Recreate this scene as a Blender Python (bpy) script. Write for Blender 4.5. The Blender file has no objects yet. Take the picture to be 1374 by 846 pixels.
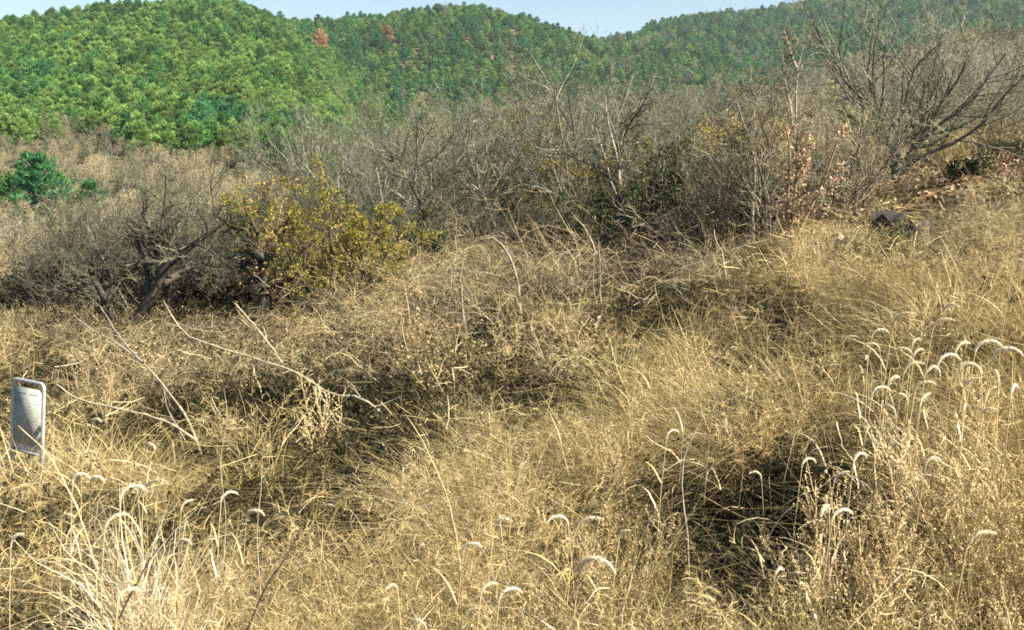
import bpy, math
import numpy as np
from mathutils import Vector

rng = np.random.default_rng(7)
R = math.radians
SC = bpy.context.scene
COL = SC.collection

# ------------------------------------------------------------------ camera numbers (source photograph 1374 x 846)
FPX, CX, CY, HORIZON = 1348.0, 687.0, 423.0, 230.0
PITCH = math.atan((CY - HORIZON) / FPX)
CP, SP = math.cos(PITCH), math.sin(PITCH)


def at(u, v, d):
    """world point seen at photograph pixel (u, v), d metres ahead of the viewpoint"""
    a = (u - CX) / FPX
    b = (CY - v) / FPX
    y = CP + b * SP
    z = -SP + b * CP
    s = d / y
    return np.array([a * s, d, z * s])


# ------------------------------------------------------------------ terrain
TD = np.array([2.5, 4, 7, 11, 16, 22, 30, 45, 70, 100, 140, 200, 280, 400, 600, 900, 1500])
TU = np.array([-60, 0, 200, 330, 400, 500, 640, 800, 900, 1000, 1100, 1200, 1374, 1450.])
TZ = np.array([
    # 2.5   4    7    11   16    22    30    45    70   100  140  200  280  400  600 900 1500
    [-2.6, -2.7, -2.9, -3.1, -3.2, -3.4, -3.7, -4.2, -3.6, 0.0, 8, 22, 36, 40, 38, 30, 20],
    [-2.6, -2.7, -2.9, -3.1, -3.2, -3.4, -3.7, -4.2, -3.6, 0.0, 8, 22, 37, 40, 38, 30, 20],
    [-2.6, -2.8, -2.9, -3.0, -3.1, -3.3, -3.6, -4.2, -3.4, 1.0, 9, 24, 41, 44, 40, 30, 20],
    [-2.6, -2.9, -2.9, -2.9, -3.0, -3.3, -3.6, -4.0, -3.4, 1.0, 7, 23, 42, 49, 44, 30, 20],
    [-2.6, -2.9, -2.9, -2.9, -2.9, -3.2, -3.6, -4.0, -3.4, 0.0, 5, 19, 35, 53.5, 48, 30, 20],
    [-2.7, -2.9, -2.9, -2.8, -2.8, -3.1, -3.5, -3.8, -3.4, -1., 2, 6, 21, 56, 50, 30, 20],
    [-2.8, -2.9, -2.8, -2.7, -2.7, -3.0, -3.4, -3.8, -3.4, -2., 0, 5, 19, 59.5, 56, 35, 20],
    [-2.8, -2.9, -2.6, -2.4, -2.4, -2.6, -3.0, -3.4, -3.2, -2., 0, 6, 19, 48, 60, 45, 20],
    [-2.8, -2.9, -2.5, -2.2, -2.1, -2.2, -2.4, -2.9, -2.7, -1., 1, 7, 19, 46, 78, 55, 25],
    [-2.8, -2.8, -2.4, -2.0, -1.8, -1.8, -1.7, -2.2, -2.0, 0.0, 2, 8, 20, 42, 86, 60, 25],
    [-2.7, -2.7, -2.2, -1.7, -1.4, -1.1, -.9, -.8, 1.0, 3.5, 6, 12, 23, 44, 93, 65, 25],
    [-2.6, -2.6, -2.0, -1.5, -1.0, -.5, 0.2, 1.0, 3.5, 7.0, 10, 16, 27, 48, 99, 70, 25],
    [-2.5, -2.5, -1.8, -1.2, -.6, 0.0, 0.8, 2.2, 5.0, 9.0, 13, 20, 32, 54, 103, 72, 25],
    [-2.5, -2.5, -1.8, -1.2, -.6, 0.0, 0.8, 2.2, 5.0, 9.0, 13, 20, 32, 54, 103, 72, 25]])


def _cr(p0, p1, p2, p3, t):
    m1 = (p2 - p0) * 0.5
    m2 = (p3 - p1) * 0.5
    t2, t3 = t * t, t * t * t
    return (2 * t3 - 3 * t2 + 1) * p1 + (t3 - 2 * t2 + t) * m1 + (-2 * t3 + 3 * t2) * p2 + (t3 - t2) * m2


def vnoise(x, y, seed=0):
    """smooth value noise 0..1"""
    xi, yi = np.floor(x).astype(np.int64), np.floor(y).astype(np.int64)
    fx, fy = x - xi, y - yi
    fx, fy = fx * fx * (3 - 2 * fx), fy * fy * (3 - 2 * fy)

    def h(a, b):
        n = (a * 374761393 + b * 668265263 + seed * 1442695041) & 0x7fffffff
        n = ((n ^ (n >> 13)) * 1274126177) & 0x7fffffff
        return ((n ^ (n >> 16)) & 0xffff) / 65535.0
    return ((h(xi, yi) * (1 - fx) + h(xi + 1, yi) * fx) * (1 - fy) + (h(xi, yi + 1) * (1 - fx) + h(xi + 1, yi + 1) * fx) * fy)


def fbm(x, y, seed=0):
    return (vnoise(x, y, seed) * .55 + vnoise(x * 2.1 + 7, y * 2.1 + 3, seed + 1) * .3 + vnoise(x * 4.3, y * 4.3, seed + 2) * .15)


def polar(x, y):
    x, y = np.asarray(x, float), np.asarray(y, float)
    r = np.hypot(x, y)
    t = np.clip(np.arctan2(x, y), -math.atan(.565), math.atan(.565))
    return CX + FPX * np.tan(t), np.maximum(r * np.cos(t), 2.5)


def ground(x, y):
    x, y = np.asarray(x, float), np.asarray(y, float)
    u, d = polar(x, y)
    iu = np.interp(u, TU, np.arange(len(TU)))
    idd = np.interp(np.log(d), np.log(TD), np.arange(len(TD)))
    a = np.clip(np.floor(iu).astype(int), 0, len(TU) - 2)
    b = np.clip(np.floor(idd).astype(int), 0, len(TD) - 2)
    ta, tb = iu - a, idd - b
    cl = lambda i, n: np.clip(i, 0, n - 1)
    rows = []
    for k in (-1, 0, 1, 2):
        ai = cl(a + k, len(TU))
        rows.append(_cr(TZ[ai, cl(b - 1, len(TD))], TZ[ai, b], TZ[ai, b + 1], TZ[ai, cl(b + 2, len(TD))], tb))
    z = _cr(*rows, ta)
    amp = np.clip((d - 6) / 250, 0, 1)
    z = z + (fbm(x / 38, y / 38, 5) - .5) * 7 * amp * np.clip((d - 90) / 80, 0, 1)
    z = z + (fbm(x / 2.2, y / 2.2, 9) - .5) * .35
    # overgrown heap before the trees and the hollow beside it
    z = z + .5 * np.exp(-((u - 650) / 170) ** 2 - ((d - 18) / 2.6) ** 2) - .45 * np.exp(-((u - 885) / 70) ** 2 - ((d - 17.5) / 2.0) ** 2)
    return z


def g3(x, y, dz=0.0):
    return np.array([x, y, float(ground(x, y)) + dz])


def on_ground(u, v, h=0.0, dmin=3.0, dmax=300.0):
    """first point along the sight line through (u, v) that is h metres above the ground"""
    ds = np.exp(np.linspace(math.log(dmin), math.log(dmax), 400))
    p = np.array([at(u, v, d) for d in ds])
    gap = p[:, 2] - ground(p[:, 0], p[:, 1]) - h
    i = np.where(gap <= 0)[0]
    return p[i[0]] if len(i) else p[-1]


# ------------------------------------------------------------------ geometry helpers (numpy)
def nrm(a):
    return a / np.maximum(np.linalg.norm(a, axis=-1, keepdims=True), 1e-9)


class Geo:
    def __init__(s):
        s.V, s.F, s.C, s.n = [], [], [], 0

    def add(s, V, F, C):
        V = np.asarray(V, float).reshape(-1, 3)
        F = np.asarray(F, int).reshape(-1, 4)
        C = np.asarray(C, float)
        if C.ndim == 1:
            C = np.tile(C, (len(V), 1))
        s.V.append(V); s.F.append(F + s.n); s.C.append(C); s.n += len(V)

    def ribbons(s, P, W, side, C):
        """P (N,S,3) centre lines, W (N,S) half widths, side (N,3), C (N,3)"""
        N, S = P.shape[:2]
        if side.ndim == 2:
            side = side[:, None, :]
        V = np.stack([P - side * W[..., None], P + side * W[..., None]], 2)
        i = (np.arange(N)[:, None] * S + np.arange(S - 1)[None]) * 2
        F = np.stack([i, i + 1, i + 3, i + 2], -1)
        s.add(V, F, np.repeat(np.broadcast_to(C, (N, 3)), S * 2, 0))

    def tubes(s, P, Rr, k, C):
        N, S = P.shape[:2]
        T = nrm(np.gradient(P, axis=1))
        ref = np.where(np.abs(T[:, :1, 2:3]) > .8, np.array([1., 0, 0]), np.array([0, 0, 1.]))
        n1 = nrm(np.cross(T, np.broadcast_to(ref, T.shape)))
        n2 = np.cross(T, n1)
        a = np.arange(k) * 2 * math.pi / k
        V = P[:, :, None] + Rr[..., None, None] * (n1[:, :, None] * np.cos(a)[:, None] + n2[:, :, None] * np.sin(a)[:, None])
        i = (np.arange(N)[:, None, None] * S + np.arange(S - 1)[None, :, None]) * k
        j = np.arange(k)[None, None]
        j2 = (j + 1) % k
        F = np.stack([i + j, i + j2, i + k + j2, i + k + j], -1)
        s.add(V, F, np.repeat(np.broadcast_to(C, (N, 3)), S * k, 0))

    def leaves(s, Cn, A, B, C):
        """diamond leaves: centre, long half axis, short half axis; slightly folded"""
        N = len(Cn)
        up = nrm(np.cross(A, B)) * np.linalg.norm(B, axis=1, keepdims=True) * .5
        V = np.stack([Cn - A, Cn + B + up, Cn + A, Cn - B + up], 1)
        s.add(V, np.arange(N * 4).reshape(N, 4), np.repeat(np.broadcast_to(C, (N, 3)), 4, 0))

    def box(s, lo, hi, C):
        (a, b, c), (d, e, f) = lo, hi
        V = [(a, b, c), (d, b, c), (d, e, c), (a, e, c), (a, b, f), (d, b, f), (d, e, f), (a, e, f)]
        s.add(V, [(0, 3, 2, 1), (4, 5, 6, 7), (0, 1, 5, 4), (1, 2, 6, 5), (2, 3, 7, 6), (3, 0, 4, 7)], np.array(C))

    def mesh(s, name, mat, smooth=False):
        V = np.concatenate(s.V); F = np.concatenate(s.F); C = np.concatenate(s.C)
        me = bpy.data.meshes.new(name)
        me.vertices.add(len(V)); me.loops.add(F.size); me.polygons.add(len(F))
        me.vertices.foreach_set('co', V.astype(np.float32).ravel())
        me.loops.foreach_set('vertex_index', F.astype(np.int32).ravel())
        me.polygons.foreach_set('loop_start', (np.arange(len(F)) * 4).astype(np.int32))
        if smooth:
            me.polygons.foreach_set('use_smooth', np.ones(len(F), bool))
        at_ = me.color_attributes.new('tint', 'FLOAT_COLOR', 'POINT')
        at_.data.foreach_set('color', np.concatenate([np.clip(C, 0, 1), np.ones((len(C), 1))], 1).astype(np.float32).ravel())
        me.update(calc_edges=True)
        me.materials.append(mat)
        return me

    def obj(s, name, mat, parent=None, smooth=False):
        o = bpy.data.objects.new(name, s.mesh(name, mat, smooth))
        COL.objects.link(o)
        if parent is not None:
            o.parent = parent
        return o


def tag(o, label, cat, group=None, kind=None):
    o['label'] = label
    o['category'] = cat
    if group: o['group'] = group
    if kind: o['kind'] = kind
    return o


def empty(name, loc, rz=0.0):
    o = bpy.data.objects.new(name, None)
    o.empty_display_size = .2
    COL.objects.link(o)
    o.location = Vector(loc)
    o.rotation_euler = (0, 0, rz)
    return o


KIDS = {}


def register(root, kids):
    KIDS[root.name] = list(kids)
    return root


def dup(root, loc, rot, scale, label, group):
    """a copy of a thing with copies of its parts"""
    c = root.copy(); COL.objects.link(c)
    c.location = Vector(loc); c.rotation_euler = rot
    c.scale = (scale, scale, scale) if np.isscalar(scale) else scale
    c['label'] = label; c['group'] = group
    for k in KIDS.get(root.name, []):
        q = k.copy(); COL.objects.link(q); q.parent = c
    return c


# ------------------------------------------------------------------ materials
def new_mat(name):
    m = bpy.data.materials.new(name); m.use_nodes = True
    nt = m.node_tree
    for n in list(nt.nodes): nt.nodes.remove(n)
    return m, nt, nt.nodes.new, nt.links.new


def plant_mat(name, trans=.25, vary=.35, gain=1.0, gloss=0.0):
    """colour comes from each blade's or leaf's own tint, varied a little from plant to plant"""
    m, nt, N, L = new_mat(name)
    out = N('ShaderNodeOutputMaterial')
    a = N('ShaderNodeAttribute'); a.attribute_name = 'tint'
    oi = N('ShaderNodeObjectInfo')
    mr = N('ShaderNodeMapRange'); mr.inputs['To Min'].default_value = (1 - vary) * gain; mr.inputs['To Max'].default_value = (1 + vary) * gain
    L(oi.outputs['Random'], mr.inputs['Value'])
    mx = N('ShaderNodeVectorMath'); mx.operation = 'SCALE'
    L(a.outputs['Color'], mx.inputs[0]); L(mr.outputs[0], mx.inputs['Scale'])
    df = N('ShaderNodeBsdfDiffuse'); L(mx.outputs[0], df.inputs['Color'])
    last = df
    if trans > 0:
        tr = N('ShaderNodeBsdfTranslucent'); L(mx.outputs[0], tr.inputs['Color'])
        ms = N('ShaderNodeMixShader'); ms.inputs[0].default_value = trans
        L(df.outputs[0], ms.inputs[1]); L(tr.outputs[0], ms.inputs[2]); last = ms
    if gloss > 0:
        gl = N('ShaderNodeBsdfGlossy'); gl.inputs['Roughness'].default_value = .45
        gl.inputs['Color'].default_value = (.9, .85, .7, 1)
        m2 = N('ShaderNodeMixShader'); m2.inputs[0].default_value = gloss
        L(last.outputs[0], m2.inputs[1]); L(gl.outputs[0], m2.inputs[2]); last = m2
    L(last.outputs[0], out.inputs['Surface'])
    return m


def bark_mat(name, scale=18):
    m, nt, N, L = new_mat(name)
    out = N('ShaderNodeOutputMaterial')
    a = N('ShaderNodeAttribute'); a.attribute_name = 'tint'
    tc = N('ShaderNodeTexCoord')
    no = N('ShaderNodeTexNoise'); no.inputs['Scale'].default_value = scale; no.inputs['Detail'].default_value = 4
    L(tc.outputs['Object'], no.inputs['Vector'])
    mr = N('ShaderNodeMapRange'); mr.inputs['From Min'].default_value = .3; mr.inputs['From Max'].default_value = .7
    mr.inputs['To Min'].default_value = .55; mr.inputs['To Max'].default_value = 1.3
    L(no.outputs[0], mr.inputs['Value'])
    mx = N('ShaderNodeVectorMath'); mx.operation = 'SCALE'
    L(a.outputs['Color'], mx.inputs[0]); L(mr.outputs[0], mx.inputs['Scale'])
    p = N('ShaderNodeBsdfPrincipled'); p.inputs['Roughness'].default_value = .85
    p.inputs['Specular IOR Level'].default_value = .2
    L(mx.outputs[0], p.inputs['Base Color'])
    bp = N('ShaderNodeBump'); bp.inputs['Strength'].default_value = .5; bp.inputs['Distance'].default_value = .01
    L(no.outputs[0], bp.inputs['Height']); L(bp.outputs[0], p.inputs['Normal'])
    L(p.outputs[0], out.inputs['Surface'])
    return m


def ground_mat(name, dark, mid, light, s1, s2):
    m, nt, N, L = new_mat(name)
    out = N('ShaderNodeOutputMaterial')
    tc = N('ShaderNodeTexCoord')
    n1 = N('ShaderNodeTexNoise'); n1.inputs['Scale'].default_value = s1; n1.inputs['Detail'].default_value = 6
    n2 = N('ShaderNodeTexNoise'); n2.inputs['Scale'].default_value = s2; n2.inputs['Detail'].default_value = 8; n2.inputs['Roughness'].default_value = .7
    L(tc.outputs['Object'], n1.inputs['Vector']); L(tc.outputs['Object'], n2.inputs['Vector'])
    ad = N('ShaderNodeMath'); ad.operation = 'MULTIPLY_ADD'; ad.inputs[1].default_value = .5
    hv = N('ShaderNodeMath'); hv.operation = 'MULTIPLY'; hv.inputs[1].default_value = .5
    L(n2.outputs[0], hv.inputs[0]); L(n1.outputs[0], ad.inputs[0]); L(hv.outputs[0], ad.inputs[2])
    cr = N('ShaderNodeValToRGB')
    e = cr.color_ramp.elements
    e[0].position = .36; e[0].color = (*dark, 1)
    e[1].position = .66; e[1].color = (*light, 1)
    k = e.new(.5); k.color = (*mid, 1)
    L(ad.outputs[0], cr.inputs[0])
    p = N('ShaderNodeBsdfPrincipled'); p.inputs['Roughness'].default_value = .95; p.inputs['Specular IOR Level'].default_value = .1
    L(cr.outputs[0], p.inputs['Base Color'])
    bp = N('ShaderNodeBump'); bp.inputs['Strength'].default_value = .8; bp.inputs['Distance'].default_value = .05
    L(n2.outputs[0], bp.inputs['Height']); L(bp.outputs[0], p.inputs['Normal'])
    L(p.outputs[0], out.inputs['Surface'])
    return m


M_STRAW = plant_mat('dry_grass', .2, .3, 1.0, .03)
M_PLUME = plant_mat('pale_plume', .35, .1)
M_WEED = plant_mat('dry_weed', .2, .3)
M_TWIG = plant_mat('twig_bark', 0, .2)
M_LEAF = plant_mat('leaf', .3, .2)
M_NEEDLE = plant_mat('pine_needle', .32, .36, 1.1)
M_BARK = bark_mat('bark')
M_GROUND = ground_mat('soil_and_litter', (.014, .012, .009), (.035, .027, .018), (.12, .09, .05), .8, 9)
M_HILL = ground_mat('hill_soil', (.06, .045, .03), (.12, .09, .055), (.22, .165, .105), .06, .6)

# ------------------------------------------------------------------ generators


def disk(n, r):
    a = rng.uniform(0, 2 * math.pi, n); q = r * np.sqrt(rng.uniform(0, 1, n))
    return np.stack([np.cos(a) * q, np.sin(a) * q, np.zeros(n)], 1)


def pick(cols, n, jit=.12):
    cols = np.asarray(cols)
    c = cols[rng.integers(0, len(cols), n)]
    return c * (1 + rng.normal(0, jit, (n, 1)))


def walk(P0, D0, Ln, S, wob, up):
    """wandering shoots: P0 (N,3), D0 (N,3), Ln (N,) -> (N,S+1,3)"""
    P = [P0]; D = nrm(D0)
    N = len(P0)
    for i in range(S):
        D = nrm(D + rng.normal(0, wob, (N, 3)) + np.array([0, 0, up]))
        P.append(P[-1] + D * (Ln / S)[:, None])
    return np.stack(P, 1)


def sample_paths(P, t):
    """points and tangents at t (N,k) along paths (N,S,3)"""
    S = P.shape[1]
    f = t * (S - 1)
    i = np.clip(f.astype(int), 0, S - 2)
    w = (f - i)[..., None]
    n = np.arange(len(P))[:, None]
    a, b = P[n, i], P[n, i + 1]
    return a * (1 - w) + b * w, nrm(b - a)


def shoots(P, Rr, k, t0, ang, lr, rr, S, wob, up, Lp, rmin=.002):
    """k side shoots for every parent path; returns paths, radii, lengths"""
    N = len(P)
    t = t0 + (1 - t0) * (np.arange(k)[None] + rng.uniform(0, 1, (N, k))) / k
    p, T = sample_paths(P, t)
    rad = np.take_along_axis(Rr, np.clip((t * (Rr.shape[1] - 1)).round().astype(int), 0, Rr.shape[1] - 1), 1)
    q = nrm(np.cross(T, rng.normal(0, 1, T.shape)))
    A = np.radians(rng.normal(ang, ang * .25, (N, k)))[..., None]
    D = T * np.cos(A) + q * np.sin(A)
    Ln = Lp[:, None] * lr * (1.15 - .6 * t) * rng.uniform(.6, 1.3, (N, k))
    p, D, Ln, rad = p.reshape(-1, 3), D.reshape(-1, 3), Ln.ravel(), rad.ravel()
    W = walk(p, D, Ln, S, wob, up)
    r0 = np.maximum(rad * rr, rmin)
    Rn = r0[:, None] * np.linspace(1, .4, S + 1)[None]
    return W, np.maximum(Rn, rmin * .6), Ln


def blades(g, n, h, base_r, lean, curve, w, cols, S=4, z0=0.0, kink=.028):
    """a tuft of n arching blades"""
    B = disk(n, base_r); B[:, 2] = z0
    H = rng.uniform(h[0], h[1], n)
    a = np.where(rng.random(n) < .6, np.arctan2(B[:, 1], B[:, 0]) + rng.normal(0, .6, n), rng.uniform(0, 2 * math.pi, n))
    D = np.stack([np.cos(a), np.sin(a), np.zeros(n)], 1)
    le = np.abs(rng.normal(lean, lean * .6, n)); cu = np.abs(rng.normal(curve, curve * .7, n))
    t = np.linspace(0, 1, S + 1)[None]
    hor = H[:, None] * (le[:, None] * t + cu[:, None] * t ** 2.2)
    ver = H[:, None] * (t - .45 * np.minimum(cu, 1.3)[:, None] * t ** 2.6) / np.sqrt(1 + le[:, None] ** 2)
    P = B[:, None] + D[:, None] * hor[..., None]
    P[..., 2] += ver
    P[:, 1:] += np.cumsum(rng.normal(0, kink, P[:, 1:].shape), 1)
    W = w * rng.uniform(.6, 1.3, (n, 1)) * np.clip(1.05 - t ** 1.5, .15, 1)
    s = rng.uniform(0, 2 * math.pi, n)
    g.ribbons(P, W * .5, np.stack([np.cos(s), np.sin(s), np.zeros(n)], 1), pick(cols, n))
    return P


STRAW = [(.50, .385, .165), (.42, .315, .125), (.60, .475, .245), (.33, .25, .10), (.52, .40, .19), (.24, .19, .085)]
PALE = [(.70, .57, .34), (.62, .49, .27), (.78, .67, .45), (.55, .425, .21)]
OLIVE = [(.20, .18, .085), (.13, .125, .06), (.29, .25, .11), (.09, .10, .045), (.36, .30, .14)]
TAN = [(.44, .34, .17), (.37, .28, .13), (.52, .42, .23), (.29, .22, .11)]
CREAM = [(.60, .47, .27), (.50, .38, .21), (.68, .56, .36), (.40, .30, .16)]
DEADLEAF = [(.30, .23, .13), (.20, .155, .085), (.42, .33, .20), (.11, .09, .05)]


def src(name, g, mat):
    """a plant that is only scattered by a stuff object"""
    return bpy.data.objects.new(name, g.mesh(name, mat))


def tuft(cols, n=80, h=(.45, .95), r=.13, lean=.25, curve=.35, w=.0055):
    g = Geo(); blades(g, n, h, r, lean, curve, w, cols); return g


def feather(cols, n=14, h=(.6, 1.1), hair=34, hl=.16, w=.003):
    """fine stalks that end in loose feathery heads"""
    g = Geo()
    blades(g, 22, (.25, .6), .14, .3, .5, .005, cols, 3)
    P = blades(g, n, h, .12, .22, .3, .0045, cols, S=5)
    t = rng.uniform(.45, 1, (n, hair))
    p, T = sample_paths(P, t)
    D = nrm(T * .6 + rng.normal(0, .55, T.shape))
    p, D = p.reshape(-1, 3), D.reshape(-1, 3)
    Lh = hl * rng.uniform(.4, 1.1, len(p)) * (1.25 - t.ravel() * .8)
    Wk = walk(p, D, Lh, 2, .25, -.15)
    s = nrm(np.cross(D, rng.normal(0, 1, D.shape)))
    g.ribbons(Wk, np.full((len(p), 3), w * .5) * np.array([1, .9, .5]), s, pick(cols, len(p)))
    return g


def weed(cols, n=5, h=(.6, 1.05), tufts=20, seeds=17, sd=.0068):
    """branched dead weed stalks set with small crumpled seed clusters"""
    g = Geo()
    P0 = disk(n, .14)
    D0 = np.stack([rng.normal(0, .2, n), rng.normal(0, .2, n), np.ones(n)], 1)
    Ln = rng.uniform(*h, n)
    W = walk(P0, D0, Ln, 6, .06, .02)
    Rr = np.full((n, 7), .004) * np.linspace(1, .5, 7)
    g.tubes(W, Rr, 3, pick(cols, n) * .9)
    B, Rb, Lb = shoots(W, Rr, tufts, .25, 48, .3, .6, 4, .12, .14, Ln, .0018)
    g.tubes(B, Rb, 3, pick(cols, len(B)) * .85)
    t = rng.uniform(.3, 1.0, (len(B), seeds))
    p, T = sample_paths(B, t)
    T = T.reshape(-1, 3)
    p = p.reshape(-1, 3) + rng.normal(0, .0045, T.shape)
    A = nrm(T * .7 + rng.normal(0, .6, p.shape)) * sd * rng.uniform(.6, 1.3, (len(p), 1))
    Bx = nrm(np.cross(A, rng.normal(0, 1, p.shape))) * sd * .5
    g.leaves(p, A, Bx, pick(cols, len(p), .1))
    return g


def leafy(cols, stemc, n=10, h=(.4, .9), k=9, lf=7, size=.024, up=.0, rad=.3):
    """low shoots carrying withered leaves"""
    g = Geo()
    P0 = disk(n, rad)
    D0 = np.stack([rng.normal(0, .6, n), rng.normal(0, .6, n), np.ones(n)], 1)
    Ln = rng.uniform(*h, n)
    W = walk(P0, D0, Ln, 6, .18, up)
    Rr = np.full((n, 7), .006) * np.linspace(1, .5, 7)
    g.tubes(W, Rr, 3, pick(stemc, n))
    B, Rb, Lb = shoots(W, Rr, k, .2, 55, .4, .6, 4, .25, 0, Ln, .002)
    g.tubes(B, Rb, 3, pick(stemc, len(B)))
    t = rng.uniform(.2, 1.0, (len(B), lf))
    p, T = sample_paths(B, t)
    p = p.reshape(-1, 3) + rng.normal(0, .02, (len(B) * lf, 3))
    A = nrm(rng.normal(0, 1, p.shape)) * size * rng.uniform(.5, 1.3, (len(p), 1))
    Bx = nrm(np.cross(A, rng.normal(0, 1, p.shape))) * size * .5
    g.leaves(p, A, Bx, pick(cols, len(p), .2))
    return g


def canes(cols, n=26, L=(1.2, 2.6), k=7, r=.0055, height=1.0):
    """a mound of long arching, crossing canes with short side shoots"""
    g = Geo()
    P0 = disk(n, .55)
    a = rng.uniform(0, 2 * math.pi, n)
    D = np.stack([np.cos(a) * .55, np.sin(a) * .55, np.full(n, height)], 1)
    Ln = rng.uniform(*L, n)
    P = [P0]; D = nrm(D)
    for i in range(9):
        D = nrm(D + rng.normal(0, .24, D.shape) + np.array([0, 0, -.2]))
        P.append(P[-1] + D * (Ln / 9)[:, None])
    W = np.stack(P, 1)
    W[..., 2] = np.maximum(W[..., 2], .02)
    Rr = np.full((n, 10), r) * np.linspace(1, .45, 10)
    g.tubes(W, Rr, 3, pick(cols, n, .2))
    B, Rb, Lb = shoots(W, Rr, k, .15, 50, .2, .6, 4, .25, -.04, Ln, .0025)
    g.tubes(B, Rb, 3, pick(cols, len(B), .2))
    B2, R2, L2 = shoots(B, Rb, 2, .2, 50, .55, .7, 3, .25, -.04, Lb, .002)
    g.tubes(B2, R2, 3, pick(cols, len(B2), .2))
    return g


def tree_geo(stems, radii, lens, spec, barkc, twigc, leaf=None, wood_levels=2, rmin=.0035):
    """stems (N,S,3) etc. -> trunk Geo, crown Geo (twigs), foliage Geo or None
    spec: list of (k, t0, angle, length ratio, radius ratio, segments, wobble, up)"""
    tr, cr, fo = Geo(), Geo(), None
    tr.tubes(stems, radii, 7, pick(barkc, len(stems), .08))
    P, Rr, L = stems, radii, lens
    last = []
    for i, (k, t0, an, lr, rr, S, wob, up) in enumerate(spec):
        P, Rr, L = shoots(P, Rr, k, t0, an, lr, rr, S, wob, up, L, rmin)
        if i + 1 < wood_levels:
            tr.tubes(P, Rr, 5, pick(barkc, len(P), .12))
        else:
            cr.tubes(P, Rr, 3, pick(twigc, len(P), .2))
        last.append(P)
    if leaf:
        n, size, cols, lvls = leaf
        fo = Geo()
        src_p = np.concatenate([last[j].reshape(-1, last[j].shape[1], 3)[:, [0, -2, -1]] for j in lvls])
        p, T = sample_paths(src_p, rng.uniform(.1, 1, (len(src_p), n)))
        keep = rng.random(p.shape[:2]) < .8
        p = p[keep] + rng.normal(0, size * .9, (keep.sum(), 3))
        A = nrm(rng.normal(0, 1, p.shape) + np.array([0, 0, -.3])) * size * rng.uniform(.6, 1.2, (len(p), 1))
        Bx = nrm(np.cross(A, rng.normal(0, 1, p.shape))) * size * .55
        fo.leaves(p, A, Bx, pick(cols, len(p), .18))
    return tr, cr, fo


GREYBARK = [(.15, .125, .095), (.20, .17, .13), (.11, .09, .07)]
GREYTWIG = [(.165, .18, .108), (.095, .105, .07), (.33, .335, .235), (.055, .06, .042)]
DARKBARK = [(.06, .05, .04), (.085, .07, .055)]
BROWNTWIG = [(.24, .17, .10), (.18, .13, .08), (.30, .22, .13)]
PALEBARK = [(.36, .33, .27), (.29, .27, .21)]


def plant_tree(name, loc, geos, label, cat, group=None, rz=0.0):
    root = tag(empty(name, loc, rz), label, cat, group)
    tr, cr, fo = geos
    kids = [tr.obj('trunk', M_BARK, root, True)]
    if cr and cr.V: kids.append(cr.obj('crown', M_TWIG, root))
    if fo: kids.append(fo.obj('foliage', M_LEAF, root))
    return register(root, kids)


def free_tree(n_st, h, r, spec, barkc, twigc, leaf=None, spread=.25, wob=.07):
    D = np.stack([rng.normal(0, spread, n_st), rng.normal(0, spread, n_st), np.ones(n_st)], 1)
    L = rng.uniform(.8, 1.1, n_st) * h
    P = walk(disk(n_st, .15 * (n_st > 1)), D, L, 8, wob, .03)
    P[:, 0, 2] -= .1
    Rr = r * rng.uniform(.7, 1.1, (n_st, 1)) * np.linspace(1, .3, 9)[None]
    return tree_geo(P, Rr, L, spec, barkc, twigc, leaf)


def smooth_path(pts, S):
    pts = np.asarray(pts, float)
    d = np.concatenate([[0], np.cumsum(np.linalg.norm(np.diff(pts, axis=0), axis=1))])
    t = np.linspace(0, d[-1], S)
    i = np.clip(np.searchsorted(d, t, 'right') - 1, 0, len(pts) - 2)
    f = ((t - d[i]) / np.maximum(d[i + 1] - d[i], 1e-6))[:, None]
    g = lambda j: pts[np.clip(j, 0, len(pts) - 1)]
    return _cr(g(i - 1), g(i), g(i + 1), g(i + 2), f), d[-1]


def traced(paths, d, base, swing=.0):
    """limb centre lines as real 3-D curves relative to base; each limb leans nearer or farther along its length"""
    out, ln = [], []
    for j, p in enumerate(paths):
        lean = rng.uniform(-swing, swing)
        pts = [at(u, v, d + lean * i / max(len(p) - 1, 1)) - base for i, (u, v) in enumerate(p)]
        q, L = smooth_path(pts, 9)
        out.append(q); ln.append(L)
    return np.stack(out), np.array(ln)


# ------------------------------------------------------------------ ground and hills
def terrain(name, r0, r1, nr, mat):
    ang = np.concatenate([np.linspace(-38, 38, 230), np.linspace(38, 322, 60)[1:-1]])
    ang = np.radians(ang)
    rr = np.exp(np.linspace(math.log(r0), math.log(r1), nr))
    X = np.sin(ang)[None] * rr[:, None]; Y = np.cos(ang)[None] * rr[:, None]
    Z = ground(X, Y)
    n = len(ang)
    i = (np.arange(nr - 1)[:, None]) * n; j = np.arange(n)[None]; j2 = (j + 1) % n
    g = Geo()
    g.add(np.stack([X, Y, Z], -1), np.stack([i + j, i + n + j, i + n + j2, i + j2], -1)[..., ::-1], np.array([.2, .2, .2]))
    if r0 < 1:
        k = np.arange(0, n - 2, 1)
        g.F.append(np.stack([np.zeros_like(k), k + 1, k + 2, k + 2], -1)[:0])
    o = g.obj(name, mat, None, True)
    o['kind'] = 'structure'
    return o


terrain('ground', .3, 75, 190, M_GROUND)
terrain('hills', 75, 1800, 150, M_HILL)


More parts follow.
